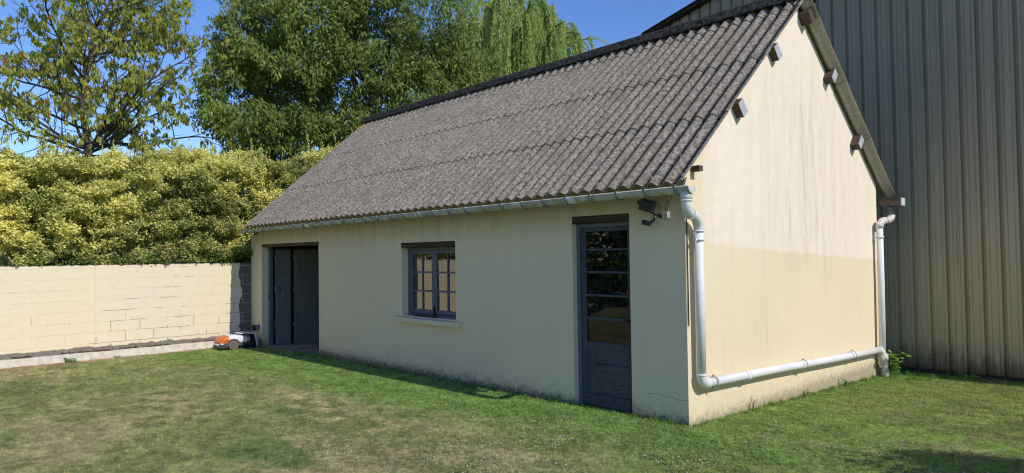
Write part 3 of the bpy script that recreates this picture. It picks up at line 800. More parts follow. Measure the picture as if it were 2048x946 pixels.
# ------------------------------------------------------------------ garden wall
gw = thing('garden_wall', 'low cream painted concrete block wall below the golden hedge, bare grey blocks at its right end', 'garden wall', (-10.96, -4, 0))
w = MB(); w.box(-11.06, -10.86, -9.2, 7, -.5, 1.665)
w.build('wall', M['gwall'], gw)
for y in (-2.95, -7.95): MB().box(-10.862, -10.848, y, y + .10, -.5, 1.655).build('joint_strip', M['gwall'], gw)
MB().box(-10.862, -10.853, -.575, -.54, -.4, 1.655).build('joint_strip', M['gwall'], gw)
ft = MB()
yy = -9.2; prof = []
while yy < -.72:
    yn = min(yy + .25, -.7); z0, z1 = float(fbm(yy * 3, 0, 0, 3)) * .02, float(fbm(yn * 3, 0, 0, 3)) * .02
    ft.add([(-10.865, yy, .035 + z0), (-10.865, yn, .035 + z1), (-10.80 - z1, yn, .025 + z1), (-10.80 - z0, yy, .025 + z0), (-10.79, yn, -.4), (-10.79, yy, -.4)], [(0, 3, 2, 1), (3, 5, 4, 2)])
    yy = yn
ft.build('footing', M['footing'], gw)

# ------------------------------------------------------------------ hangar
hg = thing('hangar', 'tall grey-green corrugated steel hangar with low pitched roof right behind the outbuilding', 'hangar', (4, 12, 0))
HY, PX = 6.0, .2325
SLP = .25
def hroof(x): return 6.41 + (min(x, 7.5) + 4.3) * SLP - max(0, x - 7.5) * SLP
prof = []; xk = .07 - PX * 19 - PX / 2
nr = 84
for k in range(nr):
    c = xk + PX * k
    for dx, dy in ((0, 0), (.035, 0), (.041, .007), (.047, .007), (.053, 0), (.085, 0), (.095, .045), (.130, .045), (.144, 0), (.180, 0), (.186, .007), (.192, .007), (.198, 0)):
        prof.append((c + dx, HY + dy))
hm = MB(); V = []
for (x_, y_) in prof: V += [(x_, y_, -.11), (x_, y_, hroof(x_))]
hm.add(V, [(2 * i, 2 * i + 2, 2 * i + 3, 2 * i + 1) for i in range(len(prof) - 1)])
X0, X1 = prof[0][0], prof[-1][0]
hm.box(X0, X0 + .05, HY + .04, 24, -.2, hroof(X0) - .05); hm.box(X1 - .05, X1, HY + .04, 24, -.2, hroof(X1) - .05)
cl = hm.build('cladding', M['hangar'], hg)
MB().box(X0 + .05, X1 - .05, HY + .05, HY + .25, -.6, -.02).build('plinth', M['dark'], hg)
hr = MB()
hr.prism([(X0 - .25, hroof(X0) - .06), (7.5, hroof(7.5) - .0), (X1 + .25, hroof(X1) - .06), (X1 + .25, hroof(X1) + .04), (7.5, hroof(7.5) + .1), (X0 - .25, hroof(X0) + .04)], 'y', HY - .16, 24)
hrf = hr.build('roof', M['ridge'], hg)
# wavy edge of the fibre-cement hangar roof
sh = MB(); n = 300
for i in range(n):
    xa_ = X0 - .25 + (X1 - X0 + .5) * i / n; xb_ = X0 - .25 + (X1 - X0 + .5) * (i + 1) / n
    za, zb = hroof(xa_) + .055 + (i % 5) * .003, hroof(xb_) + .055 + (i % 5) * .003
    sh.add([(xa_, HY - .2, za), (xb_, HY - .2, zb + .004), (xb_, HY + 1, zb), (xa_, HY + 1, za)], [(0, 1, 2, 3)])
sh.build('sheeting', M['ridge'], hrf)
sc = MB().tube([(0, 0, 0), (0, -.012, 0)], .013, 8).tube([(0, -.012, 0), (0, -.02, 0)], .007, 6)
s0 = sc.build('screw', M['steel'], None); s0.parent = hg
k_ = 0
for z in (.072, 2.083, 4.2, 5.725):
    for k in range(16, 41):
        x_ = xk + PX * k + .1125
        if x_ > 3.0 or k_ >= 96 or x_ < -1.2: continue
        if x_ < 0 and z < 3: continue
        o = s0 if k_ == 0 else s0.copy()
        if k_: COL.objects.link(o); o.parent = hg
        o.location = Vector((x_, HY + .045 - .0, z)) - hg.location; k_ += 1

# ------------------------------------------------------------------ robotic mower in its dock
mw = thing('robot_lawnmower', 'orange and white robot lawnmower parked in the corner by the garden wall', 'lawnmower', (-10.35, -.55, -.09))
# side profile along y (nose towards -y); x is the width
def loft(sections, mb, smooth=True):
    """sections: list of (y, [(x,z)...])"""
    n = len(sections[0][1]); b = len(mb.v); V = []
    for y, ps in sections: V += [(p[0], y, p[1]) for p in ps]
    F = []
    for s_ in range(len(sections) - 1):
        for k in range(n):
            k2 = (k + 1) % n; F.append((s_ * n + k, s_ * n + k2, (s_ + 1) * n + k2, (s_ + 1) * n + k))
    mb.add(V, F, smooth); mb.add([V[k] for k in range(n)], [tuple(range(n))[::-1]]); e = (len(sections) - 1) * n
    mb.add([V[e + k] for k in range(n)], [tuple(range(n))])
cx = -10.33; G0 = -.09
def sec(w, z0, z1, r=.06, dx=0):
    out = []
    for (sx, sz, a0) in ((1, 0, -90), (1, 1, 0), (-1, 1, 90), (-1, 0, 180)):
        for k in range(5):
            a = R(a0 + 90 * k / 4); rr = min(r, (z1 - z0) / 2 - .001)
            out.append((cx + dx + sx * (w - rr) + math.cos(a) * rr, (z1 - rr if sz else z0 + rr) + math.sin(a) * rr))
    return out
mb = MB(); loft([(-.93, sec(.15, G0 + .035, G0 + .09, .02)), (-.90, sec(.185, G0 + .03, G0 + .135, .03)), (-.84, sec(.20, G0 + .03, G0 + .16, .03)), (-.55, sec(.195, G0 + .05, G0 + .15, .03)), (-.30, sec(.185, G0 + .05, G0 + .14, .03)), (-.22, sec(.15, G0 + .06, G0 + .12, .02))], mb)
mb.build('chassis', M['darkgrey'], mw)
mb = MB(); loft([(-.905, sec(.165, G0 + .12, G0 + .17, .02)), (-.87, sec(.19, G0 + .12, G0 + .225, .035)), (-.80, sec(.195, G0 + .13, G0 + .262, .04)), (-.735, sec(.195, G0 + .14, G0 + .28, .04))], mb)
mb.build('front_hood', M['orange'], mw)
mb = MB(); loft([(-.734, sec(.192, G0 + .14, G0 + .283, .04)), (-.62, sec(.194, G0 + .14, G0 + .292, .04)), (-.48, sec(.194, G0 + .12, G0 + .275, .04)), (-.40, sec(.19, G0 + .11, G0 + .25, .04)), (-.30, sec(.17, G0 + .14, G0 + .215, .03))], mb)
mb.build('top_shell', M['white'], mw)
for sx in (1, -1):
    wc = Vector((cx + sx * .185, -.655, G0 + .098)); 
    arch = MB(); n = 16; pr = []
    for k in range(n + 1):
        a = R(-5 + 190 * k / n); pr.append((wc.y - math.cos(a) * .135, wc.z + math.sin(a) * .128))
    for k in range(n, -1, -1):
        a = R(-5 + 190 * k / n); pr.append((wc.y - math.cos(a) * .112, wc.z + math.sin(a) * .106))
    for i in range(n):
        q_ = [pr[i], pr[i + 1], pr[2 * n + 1 - i - 1], pr[2 * n + 1 - i]]
        arch.prism(q_, 'x', cx + sx * .17, cx + sx * .215)
    arch.build('wheel_arch', M['grey'], mw)
    wh_ = MB().tube([wc + Vector((sx * -.03, 0, 0)), wc + Vector((sx * .035, 0, 0))], .104, 28).build('wheel', M['rubber'], mw)
    MB().tube([wc + Vector((sx * .035, 0, 0)), wc + Vector((sx * .040, 0, 0))], .092, 28).build('rim_ring', simple('orange_ring', (.45, .16, .10), .5), wh_)
    hb = MB().tube([wc + Vector((sx * .040, 0, 0)), wc + Vector((sx * .045, 0, 0))], .080, 28)
    for k in range(6):
        a = k * math.pi / 3; hb.obox(wc + Vector((sx * .047, math.cos(a) * .045, math.sin(a) * .045)), (1, 0, 0), (0, math.cos(a), math.sin(a)), (0, -math.sin(a), math.cos(a)), .004, .030, .007)
    hb.build('hub', M['grey'], wh_)
MB().box(cx - .12, cx + .12, -.935, -.90, G0 + .10, G0 + .125).box(cx + .12, cx + .20, -.905, -.85, G0 + .12, G0 + .145).build('bumper_light', M['white'], mw, bevel=.005)
dk = thing('charging_dock', 'white and black charging dock holding the tail of the robot mower', 'charging dock', (-10.35, -.2, -.09))
d = MB(); d.prism([(-.50, G0 + .300), (-.505, G0 + .31), (-.40, G0 + .325), (-.20, G0 + .305), (-.165, G0 + .285), (-.12, G0 + .0), (-.145, G0 + .0), (-.19, G0 + .265), (-.22, G0 + .285), (-.40, G0 + .305)], 'x', cx - .14, cx + .15)
d.build('hood', M['white'], dk, bevel=.004)
MB().prism([(-.42, G0 + .03), (-.30, G0 + .26), (-.22, G0 + .28), (-.15, G0 + .02)], 'x', cx - .12, cx + .13).build('housing', M['black'], dk)
MB().box(cx - .2, cx + .2, -.75, -.12, G0 - .01, G0 + .025).build('base_plate', M['darkgrey'], dk)
MB().obox((cx + .198, -.36, G0 + .16), (1, 0, 0), (0, .35, 1), (0, 1, -.35), .003, .045, .014).build('orange_flash', M['orange'], dk)

# ------------------------------------------------------------------ leaves
def unit(a): return a / np.maximum(np.linalg.norm(a, axis=1, keepdims=True), 1e-9)
def leaf_quads(P, D, N, Ln, Wd, fold=.0):
    """one pointed quad per leaf: P base, D direction, N face normal, length, width"""
    D = unit(D); S_ = unit(np.cross(D, N)); Ln, Wd = Ln[:, None], Wd[:, None]
    a = P; b = P + D * Ln * .45 + S_ * Wd * .5; c = P + D * Ln; d = P + D * Ln * .45 - S_ * Wd * .5
    V = np.stack([a, b, c, d], 1).reshape(-1, 3); F = np.arange(len(P) * 4).reshape(-1, 4)
    return V, F
def rdir(n, g=rng):
    v = g.normal(size=(n, 3)); return unit(v)

class Tree:
    def __init__(s, seed): s.r = random.Random(seed); s.segs = []; s.tips = []; s.np = np.random.default_rng(seed)
    def branch(s, p, d, ln, r0, r1, lvl, cfg):
        n = max(3, int(ln / cfg['step'][lvl])); pts = [Vector(p)]; d = Vector(d).normalized(); dirs = [d.copy()]
        for i in range(n):
            w = cfg['wob'][lvl]
            d = (d + Vector((s.r.gauss(0, w), s.r.gauss(0, w), s.r.gauss(0, w) + cfg['up'][lvl]))).normalized()
            pts.append(pts[-1] + d * ln / n); dirs.append(d.copy())
        rad = [r0 + (r1 - r0) * i / n for i in range(n + 1)]
        s.segs.append((pts, rad, lvl))
        if lvl >= cfg['leaf_lvl']:
            for i in range(1, n + 1): s.tips.append((pts[i], dirs[i], lvl))
        if lvl + 1 < len(cfg['n']):
            cnt = cfg['n'][lvl + 1]; cnt = max(1, int(round(cnt * s.r.uniform(.8, 1.2))))
            for k in range(cnt):
                t = cfg['start'][lvl] + (1 - cfg['start'][lvl]) * (k + s.r.random()) / cnt
                f = t * n; i = min(int(f), n - 1); q = pts[i].lerp(pts[i + 1], f - i)
                ax = dirs[i]; perp = ax.cross(Vector((s.r.gauss(0, 1), s.r.gauss(0, 1), s.r.gauss(0, 1)))).normalized()
                an = R(s.r.uniform(*cfg['ang'][lvl])); nd = ax * math.cos(an) + perp * math.sin(an)
                l2 = cfg['len'][lvl + 1] * s.r.uniform(.65, 1.2) * (1 - .45 * t if lvl else 1 - .25 * t)
                rr = (r0 + (r1 - r0) * t)
                s.branch(q, nd, l2, min(rr * .7, cfg['rad'][lvl + 1]), cfg['rad'][lvl + 1] * .25, lvl + 1, cfg)
    def wood(s, name, mat, parent, maxlvl=9):
        mb = MB()
        for pts, rad, lvl in s.segs:
            if lvl <= maxlvl: mb.tube(pts, rad, (12, 8, 5, 4, 3)[min(lvl, 4)], caps=False)
        return mb.build(name, mat, parent)

def leaves_from_points(C, per, spread, ln, wd, droop, seed, keep=None):
    g = np.random.default_rng(seed); n = len(C) * per
    P = np.repeat(C, per, 0) + rdir(n, g) * (g.random((n, 1)) ** .6) * spread
    D = rdir(n, g) * (1 - droop) + np.array([0, 0, -1.0]) * droop
    N = rdir(n, g) * .8 + np.array([.8, -.3, .45])
    V, F = leaf_quads(P, D, N, g.uniform(ln[0], ln[1], n), g.uniform(wd[0], wd[1], n))
    return V, F, P

# sparse cherry-like tree on the left
tr = thing('cherry_tree', 'sparse tree with yellowing leaves and bare showing branches above the hedge, leftmost tree', 'tree', (-16, -2.2, 0), group=None)
T = Tree(5)
cfgA = dict(n=[1, 22, 10, 5], len=[4.6, 3.1, 1.25, .55], rad=[.15, .036, .016, .007], start=[.06, .12, .1], ang=[(38, 82), (30, 70), (25, 70)], wob=[.13, .13, .18, .22], up=[.06, .045, .02, -.02], step=[.3, .25, .18, .14], leaf_lvl=2)
T.segs.append(([Vector((-16, -2.35, -.1)), Vector((-16, -2.25, 2)), Vector((-15.95, -2.12, 4.1)), Vector((-16, -2.0, 4.7))], [.15, .135, .12, .10], 0))
T.branch((-16, -2.0, 4.6), (.05, .06, 1), 5.2, .075, .015, 0, cfgA)
for d_, ln_ in (((.3, 1, .02), 3.9), ((.5, .9, .25), 3.8), ((-.2, 1, .12), 3.9), ((.2, .9, .6), 4.0), ((.5, -1, .05), 2.8), ((.25, -.45, 1.2), 4.2), ((-.1, .55, 1.3), 4.4), ((.3, -1, .55), 3.4), ((-.3, .9, .5), 3.2), ((.8, .5, .6), 2.8), ((.2, 1, .25), 3.0), ((.2, -1, .12), 3.0), ((.6, -.7, .9), 3.2), ((.3, .8, 1.0), 3.4)):
    T.branch((-16, -2.05, 4.3 + random.random() * .5), d_, ln_, .042, .008, 1, cfgA)
T.wood('trunk', M['bark'], tr)
tips = np.array([t[0] for t in T.tips if t[2] >= 2]); lv = np.array([t[2] for t in T.tips if t[2] >= 2])
g_ = np.random.default_rng(3)
sel = (g_.random(len(tips)) < np.where(lv >= 3, .30, .04) * np.clip(.5 + 1.5 * (fbm(tips[:, 0] * 1.2, tips[:, 1] * 1.2, tips[:, 2] * 1.2, 9) - .35) * 2, .15, 1.2))
V, F, P_ = leaves_from_points(tips[sel], 9, .10, (.11, .175), (.045, .068), .66, 4)
rn = np.clip(g_.random(len(P_)) * .55 + fbm(P_[:, 0], P_[:, 1], P_[:, 2], 12) * .75 - .12, 0, .95); rn[g_.random(len(P_)) < .025] = 1
arr_mesh('crown', V, F, M['leaf_cherry'], tr, attrs={'rnd': ('FLOAT', 'FACE', rn)})
print('cherry leaves', len(P_))

# big dense tree: filled crown of leaf sprays carried on real limbs
def crown_points(n, lobes, seed, cut=.42, fs=.9, shell=.35):
    """points spread through a union of lobes, thinned by noise so gaps and clumps form"""
    g = np.random.default_rng(seed); out = []
    vol = np.array([l[3] * l[4] * l[5] for l in lobes]) ** .75; pr = vol / vol.sum()
    while sum(map(len, out)) < n:
        k = g.choice(len(lobes), 20000, p=pr); Lb = np.array(lobes)[k]
        r_ = (shell + (1 - shell) * g.random((20000, 1))) ** .45
        p = Lb[:, :3] + rdir(20000, g) * r_ * Lb[:, 3:6]
        q = fbm(p[:, 0] * fs, p[:, 1] * fs, p[:, 2] * fs * 1.4, seed, 4)
        out.append(p[q > cut])
    return np.concatenate(out)[:n]
dt = thing('dense_tree', 'large dense dark green tree with hanging leaves behind the left end of the roof', 'tree', (-16.5, 5.4, 0))
T2 = Tree(8)
cfgB = dict(n=[1, 12, 7, 4], len=[4, 4.2, 2.0, .8], rad=[.2, .08, .03, .01], start=[.1, .25, .15], ang=[(35, 75), (30, 65), (30, 70)], wob=[.06, .1, .15, .2], up=[.05, .05, .02, -.05], step=[.5, .4, .3, .25], leaf_lvl=2)
T2.segs.append(([Vector((-16.5, 5.4, -.2)), Vector((-16.5, 5.4, 2)), Vector((-16.4, 5.3, 3.6))], [.34, .28, .25], 0))
T2.branch((-16.4, 5.3, 3.4), (.05, .1, 1), 5.5, .22, .05, 0, cfgB)
for d_, ln_ in (((.4, -.7, .8), 4.6), ((.1, .8, .7), 5), ((.9, .2, .7), 4), ((.2, -1, .35), 5.2), ((.2, 1, .3), 5.2), ((-.8, .1, .7), 4)):
    T2.branch((-16.4, 5.3, 3.6), d_, ln_, .13, .03, 1, cfgB)
T2.wood('trunk', M['bark'], dt)
lob = [(-16.2, 5.2, 8.0, 2.9, 3.6, 3.4), (-15.8, 2.6, 6.6, 2.2, 2.0, 1.9), (-15.6, 8.4, 7.4, 2.3, 2.4, 2.4), (-15.8, 3.4, 9.0, 2.3, 2.1, 2.4), (-15.6, 7.2, 9.8, 2.6, 2.6, 2.4),
       (-15.2, 1.6, 5.3, 1.5, 1.3, 1.0), (-15.4, 4.6, 5.2, 1.9, 2.1, 1.5), (-15.5, 9.6, 6.2, 1.9, 1.7, 1.6), (-16, 2.3, 8.2, 1.7, 1.3, 1.3), (-15.2, 6.6, 5.6, 1.8, 1.6, 1.4), (-15.9, 10.2, 8.2, 1.6, 1.3, 1.6)]
C1 = crown_points(9600, lob, 14, .46, 1.0)
C2 = np.array([t[0] for t in T2.tips if t[2] >= 2]); C2 = C2[np.random.default_rng(2).random(len(C2)) < .6]
V, F, P_ = leaves_from_points(np.concatenate([C1, C2]), 12, .20, (.12, .21), (.038, .062), .52, 6)
g_ = np.random.default_rng(5); rn = np.clip(g_.random(len(P_)) * .6 + (fbm(P_[:, 0] * .8, P_[:, 1] * .8, P_[:, 2] * .8, 15) - .3) * .8, 0, .95)
arr_mesh('crown', V, F, M['leaf_dense'], dt, attrs={'rnd': ('FLOAT', 'FACE', rn)})
print('dense leaves', len(P_))

# weeping willow farther back
wt = thing('weeping_willow', 'pale green weeping willow hanging beyond the ridge, right of the dense tree', 'tree', (-24, 21.5, 0))
T3 = Tree(12); g_ = np.random.default_rng(21)
T3.segs.append(([Vector((-24, 21.5, -.3)), Vector((-24, 21.3, 5)), Vector((-23.8, 21, 9))], [.5, .4, .32], 0))
Pl, Dl, Sg = [], [], []
strand = MB()
for k in range(60):
    az = g_.uniform(0, 2 * math.pi); rr = g_.uniform(1.5, 4.6); 
    c = Vector((-23.8 + math.cos(az) * rr * .9, 20.6 + math.sin(az) * rr, 0))
    ztop_ = 16.6 - (rr / 4.6) ** 2 * 2.6 + g_.uniform(-.9, .6)
    if c.y > 23.0: ztop_ -= .5
    limb = arc((-23.8, 21, 8.5), (-23.8 + math.cos(az) * rr * .35, 20.8 + math.sin(az) * rr * .35, ztop_), (c.x, c.y, ztop_ - .3), 7)
    T3.segs.append((limb, [.09 * (1 - i / 8) + .015 for i in range(8)], 2))
    for j in range(17):
        t_ = g_.uniform(.45, 1); i = int(t_ * 6.99); p = limb[i].lerp(limb[i + 1], t_ * 7 - i if t_ < 1 else 1)
        od = Vector((math.cos(az) + g_.normal(0, .5), math.sin(az) + g_.normal(0, .5), 0)) * g_.uniform(.2, .7)
        ln = g_.uniform(2.0, 5.5)
        q = arc(p, p + od + Vector((0, 0, .35)), p + od * 1.5 + Vector((0, 0, -ln)), 14)
        strand.tube(q, .008, 3, caps=False)
        for a_, b_ in zip(q[:-1], q[1:]):
            m_ = 11
            for _ in range(m_):
                Pl.append(a_.lerp(b_, g_.random())); Dl.append((b_ - a_).normalized())
wtr = T3.wood('trunk', M['bark'], wt); strand.build('hanging_twig', M['leaf_willow'], wtr)
P_ = np.array(Pl) + g_.normal(0, .03, (len(Pl), 3)); D_ = np.array(Dl) + rdir(len(Pl), g_) * .55
V, F = leaf_quads(P_, D_, rdir(len(P_), g_) + np.array([.4, -.2, .2]), g_.uniform(.15, .26, len(P_)), g_.uniform(.035, .055, len(P_)))
arr_mesh('crown', V, F, M['leaf_willow'], wt, attrs={'rnd': ('FLOAT', 'FACE', g_.random(len(P_)) * .97)})
print('willow leaves', len(P_))

# ------------------------------------------------------------------ golden hedge behind the garden wall
hd = thing('hedge', 'tall yellow-green variegated hedge growing behind the low cream wall', 'hedge', (-11.8, -4, 1))
g_ = np.random.default_rng(31)
def hedge_top(y): return 3.86 + .10 * np.clip(y + 2, -9, 3) * .6 + (fbm(y * 1.4, y * 0 + .5, 0, 51, 4) - .5) * .85 + (fbm(y * 5, y * 0 + .5, 0, 53, 2) - .5) * .22 + .42 * sstep(.8, 2.6, y)
NS = 50000
y_ = np.concatenate([g_.uniform(-6.0, 3.2, NS), g_.uniform(-9.4, -6.0, 5200)]); n = len(y_)
lobe = fbm(y_ * 1.9, g_.random(n) * 0, 0, 61, 3)
zt_ = hedge_top(y_); u_ = g_.random(n)
z_ = 1.60 + (zt_ - 1.60) * u_ ** .86
depth = g_.exponential(.24, n)
# bumpy front: clumps stick out and hollows sink in
bump_ = (fbm(y_ * 2.1, z_ * 2.9, 0, 71, 4) - .5) * .7 + (fbm(y_ * 3.6, z_ * 6.0, 0, 75, 2) - .5) * .75
front_x = -11.18 + bump_ - .22 * sstep(.8, 1.0, u_) - .04 * u_
x_ = front_x - np.minimum(depth, 1.0) - np.where(u_ > .9, g_.random(n) * .5, 0)
keepm = ~((bump_ < -.04) & (depth < .26) & (g_.random(n) < .75))
x_, y_, z_, depth = x_[keepm], y_[keepm], z_[keepm], depth[keepm]
Cs = np.stack([x_, y_, z_], 1)
ov = [(-10.86 - .14 * g_.random(), yk + g_.normal(0, .05), 1.66 + .05 * g_.random()) for yk in (-1.32, -1.1, -.78, -2.35, -2.5, -4.1, -.5) for _ in range(7)]
yb_ = g_.uniform(-6.5, 3.2, 9000); zb_ = 1.7 + (hedge_top(yb_) - 1.9) * g_.random(9000)
inner = np.stack([-11.55 - .5 * g_.random(9000), yb_, zb_], 1)[(zb_ > 2.1)]
Cs = np.concatenate([Cs, np.array(ov), inner]); depth = np.concatenate([depth, np.full(len(ov), .1), np.full(len(inner), .9)]); n = len(Cs)
sd_ = unit(np.stack([g_.uniform(.2, 1.0, n), g_.normal(0, .45, n), g_.uniform(.15, 1.0, n)], 1))   # spray direction
per = 11; t_ = np.tile(np.linspace(.1, 1, per), n)
B = np.repeat(Cs, per, 0) + np.repeat(sd_, per, 0) * (t_ * g_.uniform(.10, .17, n).repeat(per))[:, None] + g_.normal(0, .012, (n * per, 3))
D_ = np.repeat(sd_, per, 0) * .5 + rdir(n * per, g_) * .9
N_ = rdir(n * per, g_) * .8 + np.array([.35, -.1, .75])
V, F = leaf_quads(B, D_, N_, g_.uniform(.034, .064, n * per), g_.uniform(.022, .038, n * per))
cl_ = fbm(B[:, 1] * 1.6, B[:, 2] * 1.8, B[:, 0], 81, 4)
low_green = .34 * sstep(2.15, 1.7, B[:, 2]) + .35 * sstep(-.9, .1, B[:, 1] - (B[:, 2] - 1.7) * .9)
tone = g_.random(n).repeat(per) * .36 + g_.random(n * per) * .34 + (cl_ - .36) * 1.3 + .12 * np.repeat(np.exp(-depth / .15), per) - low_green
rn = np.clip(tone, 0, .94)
rn[(cl_ < .43) & (g_.random(n * per) < .02)] = 1
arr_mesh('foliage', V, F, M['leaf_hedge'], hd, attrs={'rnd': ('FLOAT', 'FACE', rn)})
print('hedge leaves', n * per)
# upright leaders poking out of the top
hs_ = MB()
for k in range(95):
    yk = random.uniform(-8, 3.1); xk_ = random.uniform(-12.0, -11.5); zk = float(hedge_top(np.array([yk]))[0])
    hs_.tube([(xk_, yk, 1.0), (xk_ + random.uniform(-.1, .1), yk + random.uniform(-.1, .1), 2.4), (xk_ + random.uniform(-.15, .15), yk + random.uniform(-.15, .15), zk - .1)], [.018, .012, .005], 5, caps=False)
hs_.build('stem', M['twig'], hd)
Pt, Dt = [], []
for k in range(130):
    yk = random.uniform(-7, 3.2); xk_ = random.uniform(-12.0, -11.3); zk = float(hedge_top(np.array([yk]))[0]) - .15
    h_ = random.choice((.25, .3, .4, .55)) * random.uniform(.7, 1.2); ln_ = Vector((random.gauss(0, .12), random.gauss(0, .12), 1)).normalized()
    m_ = int(h_ * 110)
    for i in range(m_): 
        Pt.append(Vector((xk_, yk, zk)) + ln_ * h_ * i / m_); Dt.append(Vector((random.gauss(0, 1), random.gauss(0, 1), .7)))
Pt, Dt = np.array(Pt), np.array(Dt)
V, F = leaf_quads(Pt, Dt, rdir(len(Pt)) + np.array([.3, 0, .8]), rng.uniform(.03, .05, len(Pt)), rng.uniform(.018, .028, len(Pt)))
arr_mesh('foliage', V, F, M['leaf_hedge'], hd, attrs={'rnd': ('FLOAT', 'FACE', np.clip(rng.random(len(Pt)) * .6 + .3, 0, .94))})
# dead russet leaves caught inside the hedge
n = 5200; yd_ = rng.uniform(-4.6, -.8, n); zd_ = rng.uniform(2.2, 3.05, n)
kq = fbm(yd_ * 1.3, zd_ * 2, 0, 91) > .5; yd_, zd_ = yd_[kq], zd_[kq]; n = len(yd_)
Pd = np.stack([-11.30 + (fbm(yd_ * 2.1, zd_ * 2.9, 0, 71, 4) - .5) * .62 - rng.random(n) * .25, yd_, zd_], 1)
V, F = leaf_quads(Pd, rdir(n) + np.array([0, 0, -.6]), rdir(n) + np.array([.6, 0, .3]), rng.uniform(.03, .05, n), rng.uniform(.015, .025, n))
arr_mesh('dead_leaves', V, F, M['leaf_dead'], hd, attrs={'rnd': ('FLOAT', 'FACE', rng.random(n) * .9)})

# neighbour house glimpsed through the foot of the hedge
nb = thing('neighbour_house', 'white neighbouring house seen only in slivers through the foot of the hedge', 'house', (-22, -3, 0))
MB().box(-27, -21, -9, 5, -.5, 2.55).build('wall', simple('white_house_wall', (.72, .72, .72), .9), nb)
MB().prism([(-27.4, 2.4), (-24, 3.5), (-20.6, 2.4), (-20.6, 2.55), (-24, 3.65), (-27.4, 2.55)], 'y', -9.3, 5.3).build('roof', simple('red_tiles', (.32, .11, .055), .8, var=.35, scale=9), nb)
for y0_ in (-7, -3.5, 1.5): MB().box(-21.01, -20.98, y0_, y0_ + 1.1, .9, 2.1).build('window', M['glass_door'], nb)

# ------------------------------------------------------------------ unseen planting (shrub added to cast the lawn shadow, tree mirrored in the panes)
bs = thing('shadow_shrub', 'rounded green shrub out of view to the right, added to cast the lawn shadow', 'shrub', (4.75, 0, 0))
Cb = crown_points(3200, [(4.95, .1, 1.4, .8, 1.0, 1.15), (4.85, .85, 1.0, .6, .6, .75), (5.0, -.85, 1.2, .8, .9, 1.0)], 17, .38, 2.0)
V, F, P_ = leaves_from_points(Cb, 14, .10, (.04, .07), (.025, .04), .2, 18)
bs_st = MB()
for k in range(9): bs_st.tube([(4.75, .05, -.1), (4.75 + random.uniform(-.3, .3), .05 + random.uniform(-.5, .4), .8), (4.75 + random.uniform(-.5, .5), .05 + random.uniform(-.9, .6), 1.5)], [.03, .02, .006], 5, caps=False)
bs_st.build('stem', M['twig'], bs)
arr_mesh('foliage', V, F, M['leaf_dense'], bs, attrs={'rnd': ('FLOAT', 'FACE', rng.random(len(P_)) * .9)})
bt = thing('background_tree', 'dark bushy tree standing in the garden behind the photographer', 'tree', (-9.3, -12.6, 0))
T4 = Tree(31); T4.segs.append(([Vector((-9.3, -12.6, -.2)), Vector((-9.2, -12.6, 2.5)), Vector((-9.3, -12.8, 5))], [.25, .2, .1], 0)); T4.wood('trunk', M['bark'], bt)
Cb = crown_points(3200, [(-9.3, -12.8, 4.2, 3.0, 2.4, 3.0), (-7.0, -13.2, 2.3, 2.4, 1.8, 2.2), (-11.0, -11.9, 2.0, 1.7, 1.5, 1.9), (-9.2, -11.6, 1.2, 1.5, 1.2, 1.2)], 19, .40, .8)
V, F, P_ = leaves_from_points(Cb, 9, .35, (.18, .3), (.09, .14), .4, 20)
arr_mesh('crown', V, F, M['leaf_dense'], bt, attrs={'rnd': ('FLOAT', 'FACE', rng.random(len(P_)) * .9)})

